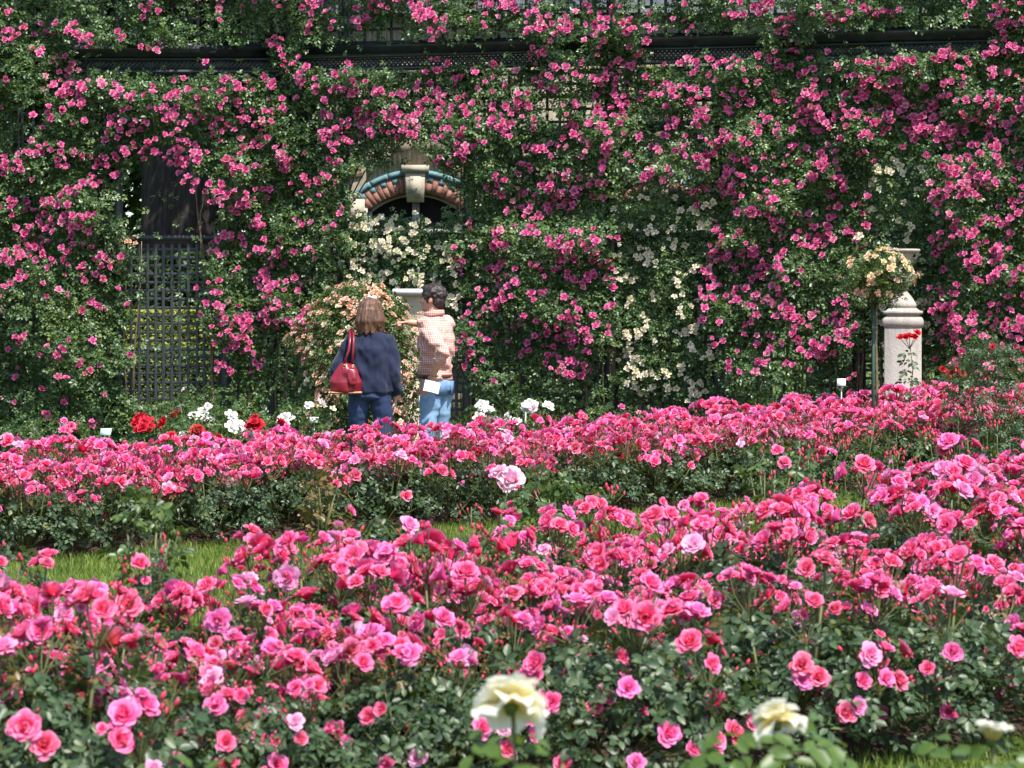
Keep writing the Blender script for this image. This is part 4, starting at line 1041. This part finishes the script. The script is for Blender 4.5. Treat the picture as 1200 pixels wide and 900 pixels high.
DP = 23.6; S = DP / FPX
ped = empty("pedestal", (at(1058, 0, DP).x, DP, 0), R(-9), "pale stone pedestal carrying an urn at the right of the rose trellis", "pedestal")
zy = lambda y: CAMZ + (350 - y) * S
g = Geo(); square_loft(g, [(.19, 0), (.19, .12), (.175, .14), (.175, zy(386)), (.172, zy(384))], .06); link("shaft", g.mesh("shaft", M["stone_pale"]), ped)
g = Geo(); pr = [(.172, zy(383.9))]
for k in range(9):
    a = -math.pi / 2 + math.pi * k / 8; pr.append((.165 + .03 * math.cos(a), zy(377.5) + .052 * math.sin(a)))
pr += [(.155, zy(370)), (.15, zy(368.5)), (.185, zy(368)), (.188, zy(364.5)), (.16, zy(364)), (.13, zy(361))]
square_loft(g, pr, .10); link("moulding", g.mesh("moulding", M["stone_pale"]), ped)
urn = empty("urn", (at(1058, 0, DP).x, DP, zy(361)), 0, "slender pale stone urn on the pedestal, half behind a standard rose", "urn")
z0 = zy(361); L = lambda y: zy(y) - z0 + .002
g = Geo(); lathe(g, [(.001, L(361)), (.125, L(361)), (.13, L(357)), (.115, L(354)), (.085, L(348)), (.05, L(343)), (.045, L(340)), (.06, L(339)), (.055, L(337))], 28); link("foot", g.mesh("foot", M["stone_pale"], True), urn)
g = Geo(); lathe(g, [(.05, L(337)), (.09, L(333)), (.115, L(327)), (.118, L(322)), (.105, L(317)), (.088, L(311)), (.082, L(305)), (.095, L(300)), (.115, L(297))], 32); link("bowl", g.mesh("bowl", M["stone_pale"], True), urn)
g = Geo(); lathe(g, [(.115, L(297)), (.15, L(296)), (.165, L(294.5)), (.165, L(292.5)), (.15, L(292)), (.12, L(293.5)), (.05, L(300)), (.001, L(300))], 32); link("rim", g.mesh("rim", M["stone_pale"], True), urn)
M["stone_cream"] = simple_mat("cream_stone", (.55, .47, .34), .85, .25, .1, 6, .25, 40, dirt=(.40, .33, .23))
p2 = empty("pedestal", (at(489, 0, 22.95).x, 22.95, 0), 0, "plain cream stone pedestal with a white slab top behind the couple", "pedestal")
g = Geo(); square_loft(g, [(.15, 0), (.15, .1), (.125, .12), (.125, 1.605), (.13, 1.625)], .03); link("shaft", g.mesh("shaft", M["stone_cream"]), p2)
g = Geo(); square_loft(g, [(.14, 1.62), (.21, 1.64), (.22, 1.65), (.22, 1.685), (.21, 1.69)], .02); link("slab", g.mesh("slab", simple_mat("white_slab", (.74, .73, .70), .7, .3, .06)), p2)

DS = 22.0
sr = empty("standard_rose", (at(1027, 0, DS).x, DS, 0), 0, "standard rose with apricot flowers on a tall stem beside the stone urn", "standard rose")
g = Geo(); tube(g, [[0, 0, 0], [.008, 0, .6], [-.004, 0, 1.2], [0, 0, 1.62]], [.016, .014, .014, .012], 8); link("trunk", g.mesh("trunk", M["cane"]), sr)
g = Geo(); tube(g, [[-.03, -.02, 0], [-.03, -.02, 1.66]], .014, 8); link("stake", g.mesh("stake", simple_mat("green_stake", (.03, .07, .05), .5, .4, .2)), sr)
n = 1000; th = rng.uniform(0, 6.283, n); ph = np.arccos(rng.uniform(-1, 1, n)); q = rng.random(n) ** .4; l = .7 + .6 * noise(np.cos(th) * 2, np.sin(th) * 2, ph * 1.5)
P = np.stack([.34 * l * q * np.sin(ph) * np.cos(th) + .02, .28 * l * q * np.sin(ph) * np.sin(th), 1.78 + .24 * l * q * np.cos(ph)], 1)
g = Geo(); compound(g, P, rng.normal(size=(n, 3)) * .5 + [0, -.3, .7], rng.normal(size=(n, 3)), rng.uniform(.026, .04, n), False); link("crown", g.mesh("crown", M["leaf_shrub"]), sr, kind="stuff")
g = Geo()
for k in range(9): a = k * .7; tube(g, [[0, 0, 1.58], [math.cos(a) * .12, math.sin(a) * .12, 1.72], [math.cos(a) * .25, math.sin(a) * .2, 1.78 + .1 * math.sin(k * 2.0)]], .005, 4)
link("branch", g.mesh("branch", M["stem"]), sr)
for k in range(46):
    a = random.uniform(2.9, 6.5); e = random.uniform(.1, 1.4) if k < 34 else random.uniform(-.7, .2)
    nr = np.array([math.cos(a) * math.cos(e), math.sin(a) * math.cos(e), math.sin(e)]); ll = .7 + .6 * float(noise(math.cos(a) * 2, math.sin(a) * 2, (math.pi / 2 - e) * 1.5))
    blossom(sr, "apricot" if k < 38 else "peach", np.array([.02, 0, 1.78]) + nr * np.array([.32, .29, .25]) * ll, unit(nr + [0, -.2, .4]), random.uniform(.055, .085))

# red rose in front of the pedestal
rr = empty("rose_bush", at(1066, 0, 22.6).xy.to_3d(), 0, "single upright rose with a spray of red flowers in front of the pedestal", "rose bush")
gs, gl = Geo(), Geo()
tube(gs, [[.03, 0, 0], [-.02, 0, .5], [.03, 0, .95], [.0, 0, 1.2]], [.008, .007, .005, .004], 5)
for k, (dx, dz) in enumerate(((-.10, 1.25), (-.05, 1.27), (0, 1.26), (.05, 1.27), (.09, 1.29))):
    tube(gs, [[0, 0, 1.14], [dx, 0, dz]], .003, 4); blossom(rr, "crimson", (dx * .8, -.015 * (k % 2), dz - .02 * (k % 2)), unit(np.array([dx * 3, -.7, 1])), .085)
f = np.linspace(.3, 1.12, 26); a = np.arange(26) * 2.4
compound(gl, np.stack([.02 * np.sin(f * 6), 0 * f, f], 1), np.stack([np.cos(a) * .3, np.sin(a) * .3 - .4, 0 * a + .7], 1), np.stack([np.cos(a), np.sin(a), 0 * a + .1], 1), np.full(26, .062), True)
link("stem", gs.mesh("stem", M["stem"]), rr); link("foliage", gl.mesh("foliage", M["leaf_bed"]), rr, kind="stuff")

M["label_white"] = simple_mat("white_label", (.78, .78, .76), .5, .4, .04); M["label_stake"] = simple_mat("label_stake", (.42, .44, .43), .45, .5, .1, metal=.4)
M["label_green"] = simple_mat("pale_green_label", (.50, .70, .66), .5, .4, .05)
def plant_label(px, py, d, h, w, mat, label):
    top = at(px, py, d); t = empty("plant_label", (top.x, d, 0), R(random.uniform(-12, 12)), label, "plant label", "plant name labels in the rose beds")
    g = Geo(); tube(g, [[0, .006, 0], [0, .006, top.z]], .006, 6); link("stake", g.mesh("stake", M["label_stake"]), t)
    g = Geo(); box(g, (0, 0, 0), (w, .004, h)); box(g, (0, .004, 0), (w * .9, .004, h * .8)); o = link("plate", g.mesh("plate", mat), t); o.location = (0, -.003, top.z); o.rotation_euler = (R(-28), 0, 0)
plant_label(986, 448, 21.6, .07, .075, M["label_white"], "white plant label on a thin stake left of the standard rose")
plant_label(124, 506, 20.0, .06, .09, M["label_green"], "pale green plant label under the leafy trellis end")
plant_label(368, 492, 20.4, .05, .075, M["label_white"], "white plant label beside the woman's legs")
plant_label(616, 475, 21.0, .05, .075, M["label_white"], "white plant label behind the pink bed, right of the man")

# ------------------------------------------------------------------ people
ICO = {}
def ico(sub):
    if sub not in ICO:
        import bmesh
        bm = bmesh.new(); bmesh.ops.create_icosphere(bm, subdivisions=sub, radius=1.0)
        V = np.array([v.co[:] for v in bm.verts]); F = np.array([[v.index for v in f.verts] for f in bm.faces]); bm.free(); ICO[sub] = (V, F)
    return ICO[sub]
def blob(g, c, r, rot=None, sub=2):
    V, F = ico(sub); V = V * np.array(r if not np.isscalar(r) else (r, r, r))
    if rot is not None: V = V @ np.array(rot).T
    g.add(V + np.array(c), F)
def sweep(g, keys, step=.35, sub=2):
    """keys: (x,y,z, rx,ry,rz) ; ellipsoids swept along a polyline"""
    keys = [k if len(k) == 6 else (*k[:3], k[3], k[3], k[3]) for k in keys]
    for a, b in zip(keys[:-1], keys[1:]):
        a, b = np.array(a, float), np.array(b, float); L = np.linalg.norm(b[:3] - a[:3]); n = max(2, int(L / (step * min(a[3:].min(), b[3:].min()))) + 1)
        for t in np.linspace(0, 1, n): k = a + (b - a) * t; blob(g, k[:3], k[3:], None, sub)
def remesh(g, name, mat, voxel, smooth=4, parent=None, disp=None, cut=None):
    me = g.mesh(name, mat); o = bpy.data.objects.new(name, me); COL.objects.link(o)
    r = o.modifiers.new("r", 'REMESH'); r.mode = 'VOXEL'; r.voxel_size = voxel
    s = o.modifiers.new("s", 'SMOOTH'); s.iterations = smooth; s.factor = .5
    dg = bpy.context.evaluated_depsgraph_get(); dg.update()
    m2 = bpy.data.meshes.new_from_object(o.evaluated_get(dg)); bpy.data.objects.remove(o); bpy.data.meshes.remove(me)
    n = len(m2.vertices); co = np.zeros(n * 3, np.float32); m2.vertices.foreach_get("co", co); co = co.reshape(-1, 3)
    if disp is not None:
        nr = np.zeros(n * 3, np.float32); m2.vertices.foreach_get("normal", nr); nr = nr.reshape(-1, 3)
        co = co + nr * disp(co)[:, None]; m2.vertices.foreach_set("co", co.astype(np.float32).ravel())
    m2.polygons.foreach_set("use_smooth", np.ones(len(m2.polygons), bool))
    m2.materials.clear(); m2.materials.append(mat); m2.update(); m2.name = name
    return link(name, m2, parent)
def wrinkle(amp, sx, sz, seed=0.0):
    def f(c):
        a = noise(c[:, 0] * sx + c[:, 2] * 9 + seed, c[:, 1] * sx, c[:, 2] * sz) - .5; b = noise(c[:, 0] * sx * 2.3, c[:, 1] * sx * 2.3 + seed, c[:, 2] * sz * 2.0) - .5
        return amp * (a * 1.6 + b * .8)
    return f
def hand(g, wrist, direction, palm_n, spread, curl, L=.18, thumb=1):
    """palm and five fingers; direction along the hand, palm_n out of the palm"""
    d = unit(np.array(direction, float)); n = np.array(palm_n, float); n = unit(n - d * d.dot(n)); s = np.cross(d, n)
    w = np.array(wrist, float)
    Rm = np.stack([s, n, d], 1)
    for t in np.linspace(.0, 1, 5): blob(g, w + d * (.02 + .075 * t), (.026 + .014 * t, .014, .022), Rm)
    for i, (o, ln) in enumerate(((-.031, .066), (-.011, .076), (.010, .071), (.030, .056))):
        p = w + d * .095 + s * o; dirn = d + s * (o * spread)
        c = curl[i] if not np.isscalar(curl) else curl
        pts = [p]; ang = 0
        for seg in (.42, .32, .26):
            ang += c; v = unit(dirn) * math.cos(ang) + n * math.sin(ang); pts.append(pts[-1] + v * ln * seg * 1.1)
        sweep(g, [(*q, r) for q, r in zip(pts, (.0095, .009, .008, .0072))], .5, 1)
    p = w + d * .03 - s * .028 * thumb; v = unit(d * .75 - s * .65 * thumb + n * .25)
    sweep(g, [(*p, .012), (*(p + v * .035), .0105), (*(p + v * .035 + unit(d + n * .35 - s * .15 * thumb) * .032), .0085)], .5, 1)
def head(g, c, r=1.0, turn=0.0):
    """skull, jaw, nose, ears, lips and brow, facing +Y then turned about Z; c is the centre of the skull"""
    rot = Matrix.Rotation(turn, 3, 'Z'); T = lambda v: np.array(c) + np.array(rot @ Vector(v)) * r; B = lambda v, rr, sub=2: blob(g, T(v), tuple(q * r for q in rr), rot, sub)
    B((0, -.012, .025), (.074, .094, .088), 3); B((0, .02, -.02), (.064, .075, .085), 3); B((0, .045, -.075), (.045, .045, .036)); B((0, .07, -.092), (.022, .02, .016))
    for k in range(4): B((0, .090 + .006 * k, .012 - .014 * k), (.009 + .0018 * k, .012, .012), 1)
    B((0, .092, -.062), (.022, .012, .006), 1); B((0, .092, -.071), (.019, .011, .006), 1); B((0, .082, .032), (.045, .014, .010), 1)
    for s in (-1, 1):
        B((s * .075, -.008, -.012), (.010, .022, .032)); B((s * .032, .078, .012), (.014, .012, .010), 1); B((s * .042, .06, -.022), (.022, .022, .02), 1)
    return T
def skin_mat(name, col):
    m, nt, out = new_mat(name); n = ntex(nt, 25, 4); c = ramp(nt, n, [(.3, tuple(v * .88 for v in col)), (.7, col)])
    p = principled(nt, c, .5, .4); p.inputs["Subsurface Weight"].default_value = .08; p.inputs["Subsurface Radius"].default_value = (.02, .008, .004); nt.links.new(p.outputs[0], out.inputs[0]); return m
def cloth_mat(name, col, rough=.85, scale=500, var=.15):
    m, nt, out = new_mat(name); n = ntex(nt, 9, 4); w = ntex(nt, scale, 2)
    c = ramp(nt, n, [(.3, tuple(v * (1 - var) for v in col)), (.7, tuple(min(1, v * (1 + var)) for v in col))])
    p = principled(nt, c, rough, .25, bump(nt, w, .25, .004)); p.inputs["Sheen Weight"].default_value = .15; nt.links.new(p.outputs[0], out.inputs[0]); return m
def denim_mat(name, col, fade):
    m, nt, out = new_mat(name); n = ntex(nt, 5, 4, .6); w = ntex(nt, 300, 2)
    c = ramp(nt, n, [(.3, col), (.7, fade)]); p = principled(nt, c, .85, .2, bump(nt, w, .3, .004)); nt.links.new(p.outputs[0], out.inputs[0]); return m
def check_mat(name):
    m, nt, out = new_mat(name); tc = nt.nodes.new("ShaderNodeTexCoord"); cols = []; mp = nt.nodes.new("ShaderNodeMapping"); mp.inputs["Rotation"].default_value = (0, 0, R(42)); nt.links.new(tc.outputs["Object"], mp.inputs[0])
    for ax, sc in (('X', 21.5), ('Z', 21.5)):
        w = nt.nodes.new("ShaderNodeTexWave"); w.wave_type = 'BANDS'; w.bands_direction = ax; w.inputs["Scale"].default_value = sc; w.inputs["Distortion"].default_value = 2.2; w.inputs["Detail Scale"].default_value = .3
        nt.links.new(mp.outputs[0], w.inputs["Vector"]); cols.append(w.outputs["Fac"])
    mu = nt.nodes.new("ShaderNodeMath"); mu.operation = 'ADD'; nt.links.new(cols[0], mu.inputs[0]); nt.links.new(cols[1], mu.inputs[1])
    hf = nt.nodes.new("ShaderNodeMath"); hf.operation = 'MULTIPLY'; nt.links.new(mu.outputs[0], hf.inputs[0]); hf.inputs[1].default_value = .5
    c = ramp(nt, hf.outputs[0], [(.2, (.50, .16, .125)), (.45, (.58, .28, .22)), (.75, (.74, .57, .50))])
    p = principled(nt, c, .85, .25); nt.links.new(p.outputs[0], out.inputs[0]); return m
def hair_mat(name, a, b):
    m, nt, out = new_mat(name); n = ntex(nt, 60, 5, .7, "Object", (1, 1, .12)); c = ramp(nt, n, [(.3, a), (.7, b)])
    p = principled(nt, c, .42, .5, bump(nt, n, .8, .008)); nt.links.new(p.outputs[0], out.inputs[0]); return m
M["skin"] = skin_mat("skin", (.58, .32, .22)); M["skin2"] = skin_mat("skin_fair", (.56, .33, .24))
M["eye"] = simple_mat("eye", (.05, .03, .02), .2, .5, .3)

def man():
    DM = 20.9; t = empty("person", (at(510, 0, DM).x, DM, 0), R(60), "man in a red check shirt and blue jeans pointing at the shrub, holding a paper", "person", None)
    g = Geo(); T = head(g, (0, .03, 1.60), 1.0, R(12))
    sweep(g, [(0, .0, 1.40, .07, .07, .06), (0, .015, 1.52, .055, .058, .05)])
    sweep(g, [(0, 0, .92, .145, .10, .08), (0, 0, 1.08, .135, .095, .08), (0, 0, 1.26, .155, .105, .08), (0, 0, 1.38, .13, .085, .06)])
    for s in (-1, 1): sweep(g, [(s * .09, 0, .9, .08), (s * .10, .01, .5, .055), (s * .10, -.02, .3, .055), (s * .10, -.01, .09, .038)]); sweep(g, [(s * .1, -.03, .045, .04), (s * .11, .15, .03, .032)])
    LS, LE, LW = (-.175, -.01, 1.385), (-.265, -.235, 1.17), (-.235, -.13, .975); RS, RE, RW = (.175, .0, 1.385), (.38, .13, 1.36), (.15, .35, 1.395)
    for S_, E_, W_ in ((LS, LE, LW), (RS, RE, RW)): sweep(g, [(*S_, .055), (*E_, .043), (*(.6 * np.array(E_) + .4 * np.array(W_)), .042), (*W_, .028)])
    hand(g, RW, (-.45, .88, -.05), (-.2, -.1, -1), 6, (.05, 1.15, 1.3, 1.35), thumb=-1)
    hand(g, LW, (.12, .28, -.95), (.95, -.1, .1), 4, (.25, .3, .35, .4), thumb=1)
    remesh(g, "body", M["skin"], .0058, 3, t)
    for s in (-1, 1): g = Geo(); blob(g, T((s * .033, .083, .012)), .0095, None, 2); link("eye", g.mesh("eye", M["eye"], True), t)
    g = Geo(); rot = Matrix.Rotation(R(12), 3, 'Z')
    blob(g, T((0, -.022, .045)), (.086, .098, .085), rot, 3); blob(g, T((0, -.06, -.02)), (.072, .058, .075), rot, 3); blob(g, T((0, .03, .085)), (.07, .06, .04), rot); 
    for s in (-1, 1): blob(g, T((s * .072, .012, .0)), (.012, .02, .045), rot)
    rg = np.random.default_rng(5)
    for k in range(150):
        v = unit(rg.normal(size=3)); v[2] = abs(v[2]) * 1.1 - .35; v[1] -= .35; v = unit(v); blob(g, T((v[0] * .084, -.02 + v[1] * .096, .035 + v[2] * .085)), rg.uniform(.012, .021), None, 1)
    remesh(g, "hair", hair_mat("dark_curly_hair", (.012, .008, .007), (.05, .032, .026)), .007, 1, t, lambda c: .007 * (noise(c[:, 0] * 70, c[:, 1] * 70, c[:, 2] * 70) - .5))
    g = Geo()
    sweep(g, [(0, 0, .915, .168, .128, .02), (0, 0, 1.0, .172, .130, .05), (0, -.005, 1.10, .178, .132, .05), (0, -.01, 1.26, .192, .132, .06), (0, -.01, 1.36, .175, .11, .05), (0, 0, 1.43, .10, .085, .03)], .3, 3)
    for s in (-1, 1): blob(g, (s * .14, -.01, 1.375), (.07, .068, .055))
    sweep(g, [(*LS, .074), (*(.5 * np.array(LS) + .5 * np.array(LE)), .070), (*LE, .066), (*(.65 * np.array(LE) + .35 * np.array(LW)), .060)]); sweep(g, [(*RS, .074), (*(.5 * np.array(RS) + .5 * np.array(RE)), .068), (*RE, .058), (*(.62 * np.array(RE) + .38 * np.array(RW)), .054)])
    remesh(g, "shirt", check_mat("red_check_cloth"), .008, 5, t, wrinkle(.026, 9, 16, 3.0))
    g = Geo()
    for k in range(24):
        a = k / 24 * 6.283
        if abs(a - math.pi / 2) < .35: continue
        blob(g, (.078 * math.cos(a), .01 + .075 * math.sin(a), 1.472 - .012 * math.sin(a)), (.014, .014, .028))
    remesh(g, "collar", check_mat("red_check_collar"), .006, 3, t)
    g = Geo(); sweep(g, [(0, 0, .93, .160, .122, .03), (0, -.01, .84, .168, .128, .05)], .3, 3)
    for s in (-1, 1): sweep(g, [(s * .075, -.015, .84, .092, .105, .06), (s * .09, 0, .68, .082, .09, .06), (s * .098, .01, .48, .068, .073, .06), (s * .10, -.005, .28, .062, .068, .05), (s * .10, -.01, .07, .062, .068, .04)], .3)
    remesh(g, "jeans", denim_mat("light_blue_denim", (.15, .27, .44), (.28, .43, .60)), .008, 4, t, wrinkle(.012, 6, 16, 8.0))
    g = Geo(); pts = [(.166 * math.cos(a), .126 * math.sin(a), .945) for a in np.linspace(0, 6.283, 33)]; tube(g, pts, .017, 6, False); link("belt", g.mesh("belt", simple_mat("brown_belt", (.06, .03, .02), .5)), t)
    for s in (-1, 1): g = Geo(); box(g, (s * .085, -.117, .845), (.11, .010, .12), Matrix.Rotation(s * .35, 3, 'Z')); link("back_pocket", g.mesh("back_pocket", M["denim_dark"]), t)
    for s in (-1, 1): g = Geo(); sweep(g, [(s * .1, -.05, .05, .05), (s * .105, .06, .045, .048), (s * .11, .17, .035, .036)]); remesh(g, "shoe", M["shoe"], .008, 3, t)
    # paper in the hand at the hip
    w = Matrix.Rotation(R(60), 3, 'Z') @ Vector((-.25, -.15, .90)); pc = Vector((t.location.x + w.x, t.location.y + w.y, w.z))
    g = Geo(); nu, nv = 7, 5; u = np.linspace(-.5, .5, nu)[None]; v = np.linspace(-.5, .5, nv)[:, None]
    for dy in (0, .004, .009):
        V = np.stack(np.broadcast_arrays(u * .13, dy + .018 * u * u * 4 + .01 * v, v * .095), -1).reshape(-1, 3); i = np.arange(nv - 1)[:, None] * nu; j = np.arange(nu - 1)[None]
        g.add(V, np.stack([i + j, i + j + 1, i + nu + j + 1, i + nu + j], -1).reshape(-1, 4))
    o = link("paper", g.mesh("paper", simple_mat("white_paper", (.80, .79, .76), .8, .2, .03))); o.location = pc + Vector((-.02, -.05, -.03)); o.rotation_euler = (R(-12), R(14), R(8))
    prop(o, "folded white paper held at the man's hip", "paper")
M["denim_dark"] = denim_mat("denim_seam", (.09, .18, .33), (.18, .30, .46)); M["shoe"] = simple_mat("brown_shoe", (.07, .045, .03), .6, .3, .2)

def woman():
    DW = 20.4; S = DW / FPX; t = empty("person", (at(434, 0, DW).x, DW, 0), 0, "woman in a loose navy shirt with a red shoulder bag, seen from behind", "person", None)
    g = Geo(); T = head(g, (0, .03, 1.475), .97, R(-14))
    sweep(g, [(0, 0, 1.28, .06, .06, .05), (0, .015, 1.40, .05, .052, .05)])
    sweep(g, [(0, 0, .86, .155, .11, .08), (0, 0, 1.0, .13, .09, .08), (0, 0, 1.14, .135, .1, .07), (0, 0, 1.26, .12, .075, .05)])
    for s in (-1, 1): sweep(g, [(s * .085, 0, .84, .085), (s * .09, .01, .47, .055), (s * .09, -.02, .28, .052), (s * .09, -.01, .08, .036)]); sweep(g, [(s * .09, -.03, .04, .036), (s * .1, .13, .028, .03)])
    LS, LE, LW = (-.15, 0, 1.255), (-.262, -.02, 1.0), (-.13, .17, .95); RS, RE, RW = (.15, 0, 1.255), (.19, -.03, .98), (.205, .05, .775)
    for S_, E_, W_ in ((LS, LE, LW), (RS, RE, RW)): sweep(g, [(*S_, .040), (*E_, .036), (*(.6 * np.array(E_) + .4 * np.array(W_)), .036), (*W_, .025)])
    hand(g, RW, (-.05, .12, -.98), (-.9, .1, 0), 4, (.25, .3, .35, .4), thumb=1)
    hand(g, LW, (.7, .6, .2), (.3, -.3, .8), 4, (.5, .6, .6, .6), thumb=1)
    remesh(g, "body", M["skin2"], .0058, 3, t)
    for s in (-1, 1): g = Geo(); blob(g, T((s * .033, .083, .012)), .0095, None, 2); link("eye", g.mesh("eye", M["eye"], True), t)
    g = Geo(); rot = Matrix.Rotation(R(-14), 3, 'Z')
    blob(g, T((0, -.02, .045)), (.093, .104, .09), rot, 3)
    rg = np.random.default_rng(3)
    for k in range(46):   # straight locks, chin to collar length
        a = R(150 + 240 * k / 45) if True else 0
        ax, ay = math.cos(a), math.sin(a); ln = rg.uniform(-.185, -.12)
        a2 = .96 + .24 * rg.random()
        sweep(g, [tuple(T((ax * .05, ay * .06 - .02, .10))) + (.02,), tuple(T((ax * .086, ay * .10 - .018, .03))) + (.021,), tuple(T((ax * .098 * a2, ay * .112 * a2 - .015, -.06))) + (.021,), tuple(T((ax * .088, ay * .10 - .01, ln))) + (.012,)], .5, 1)
    for k in range(90):
        a = rg.uniform(0, 6.28); ax, ay = math.cos(a), math.sin(a); e = rg.uniform(.1, .9); k1 = rg.uniform(1.0, 1.12)
        if ay > .45: continue
        sweep(g, [tuple(T((ax * .075 * k1, ay * .085 * k1 - .02, .03 + .08 * (1 - e)))) + (.010,), tuple(T((ax * .10 * k1, ay * .115 * k1 - .015, -.03 - .05 * e))) + (.010,), tuple(T((ax * .10 * k1 + rg.normal() * .008, ay * .112 * k1 - .012, -.11 - .08 * e))) + (.006,)], .6, 1)
    remesh(g, "hair", hair_mat("brown_hair", (.035, .015, .008), (.20, .10, .055)), .0065, 1, t, lambda c: .006 * (noise(np.arctan2(c[:, 1], c[:, 0]) * 16, c[:, 2] * 5) - .5) * 2)
    g = Geo()
    sweep(g, [(0, 0, .835, .205, .15, .02), (0, 0, .93, .20, .148, .05), (0, -.005, 1.05, .178, .14, .05), (0, -.01, 1.18, .172, .130, .05), (0, -.005, 1.25, .15, .10, .045), (0, .0, 1.325, .085, .08, .03)], .3, 3)
    for s in (-1, 1): blob(g, (s * .125, 0, 1.265), (.07, .066, .045))
    sweep(g, [(*LS, .062), (*(.5 * np.array(LS) + .5 * np.array(LE)), .070), (*LE, .080), (*(.3 * np.array(LE) + .7 * np.array(LW)), .062)]); sweep(g, [(*RS, .062), (*(.5 * np.array(RS) + .5 * np.array(RE)), .062), (*RE, .064), (*(.42 * np.array(RE) + .58 * np.array(RW)), .060)])
    remesh(g, "shirt", cloth_mat("navy_cloth", (.011, .017, .044)), .008, 5, t, wrinkle(.024, 14, 9, 1.0))
    g = Geo()
    for k in range(22):
        a = k / 22 * 6.283
        if abs(a - math.pi / 2) < .4: continue
        blob(g, (.07 * math.cos(a), .012 + .07 * math.sin(a), 1.352 - .01 * math.sin(a)), (.014, .014, .026))
    remesh(g, "collar", cloth_mat("navy_collar", (.011, .017, .044)), .006, 3, t)
    g = Geo(); sweep(g, [(0, 0, .90, .16, .12, .03), (0, -.01, .80, .182, .138, .05)], .3, 3)
    for s in (-1, 1): sweep(g, [(s * .085, -.012, .80, .095, .11, .06), (s * .10, 0, .62, .085, .09, .06), (s * .105, .01, .45, .068, .072, .06), (s * .105, -.005, .26, .062, .066, .05), (s * .105, -.01, .07, .064, .07, .04)], .3)
    remesh(g, "jeans", denim_mat("dark_blue_denim", (.016, .028, .070), (.042, .066, .14)), .008, 4, t, wrinkle(.012, 6, 16, 5.0))
    for s in (-1, 1): g = Geo(); sweep(g, [(s * .1, -.05, .045, .045), (s * .105, .05, .04, .044), (s * .11, .15, .03, .033)]); remesh(g, "shoe", M["shoe"], .008, 3, t)
    W0 = Vector(t.location)
    # sunglasses pushed up as a pale band on the hair
    clip = empty("hair_clip", W0 + Vector((.012, .02, 1.605)), 0, "small white clip on top of the woman's brown hair", "hair clip")
    g = Geo(); pts = [(.034 * math.cos(a), .012 * math.sin(a), .006 + .006 * math.sin(a * 2)) for a in np.linspace(0, 6.283, 15)]; tube(g, pts, .008, 6, False); box(g, (0, 0, .004), (.06, .016, .008)); link("clip_body", g.mesh("clip_body", M["label_white"], True), clip)
    # red shoulder bag
    m, nt, out = new_mat("red_leather"); n = ntex(nt, 9, 5); v = ntex(nt, 160, 3)
    c = ramp(nt, n, [(.3, (.16, .006, .016)), (.7, (.27, .014, .030))]); p = principled(nt, c, .32, .55, bump(nt, v, .25, .004)); nt.links.new(p.outputs[0], out.inputs[0]); M["red_leather"] = m
    M["tan"] = simple_mat("tan_leather", (.40, .20, .12), .5, .4, .2)
    bag = empty("handbag", W0 + Vector((-.19, -.17, .82)), R(6), "slouchy red leather shoulder bag hanging behind the woman's left arm", "handbag"); bag.scale = (.92, .95, .97)
    g = Geo(); sweep(g, [(0, 0, .035, .145, .06, .03), (0, 0, .10, .142, .07, .05), (.005, 0, .18, .115, .055, .05), (.015, 0, .24, .08, .035, .03)], .3, 3)
    remesh(g, "bag_body", M["red_leather"], .007, 3, bag, wrinkle(.022, 9, 8, 2.0))
    g = Geo(); sweep(g, [(-.13, 0, .012, .016, .05, .014), (.13, 0, .012, .016, .05, .014)], .4); remesh(g, "bag_base", M["tan"], .006, 2, bag)
    g = Geo(); sweep(g, [(.045, -.056, .20, .05, .016, .02), (.055, -.074, .13, .046, .018, .03), (.06, -.076, .09, .04, .014, .015)], .4); remesh(g, "front_pocket", M["red_leather"], .006, 2, bag, wrinkle(.008, 14, 14, 4.0))
    for dx, dy in ((-.012, -.02), (.03, .02)):
        g = Geo(); a = np.array([[.0 + dx * 1.8, dy, .24], [.035 + dx, dy * 1.0 + .01, .36], [.045 + dx * .8, .02 + dy * .8, .44], [.048 + dx * .7, .09 + dy * .5, .505], [.045 + dx * .7, .17 + dy * .3, .53], [.045 + dx, .25, .47], [.04 + dx, .27, .36]])
        tube(g, a, [.011, .012, .013, .014, .014, .013, .012], 6); link("strap", g.mesh("strap", M["red_leather"], True), bag)
    for sx in (-.02, .06): g = Geo(); pts = [(sx + .014 * math.cos(q), -.05, .235 + .014 * math.sin(q)) for q in np.linspace(0, 6.283, 13)]; tube(g, pts, .003, 5, False); link("ring", g.mesh("ring", simple_mat("brass_ring", (.5, .35, .15), .3, .5, .1, metal=.9)), bag)
man(); woman()
print("objects", len(SC.objects))
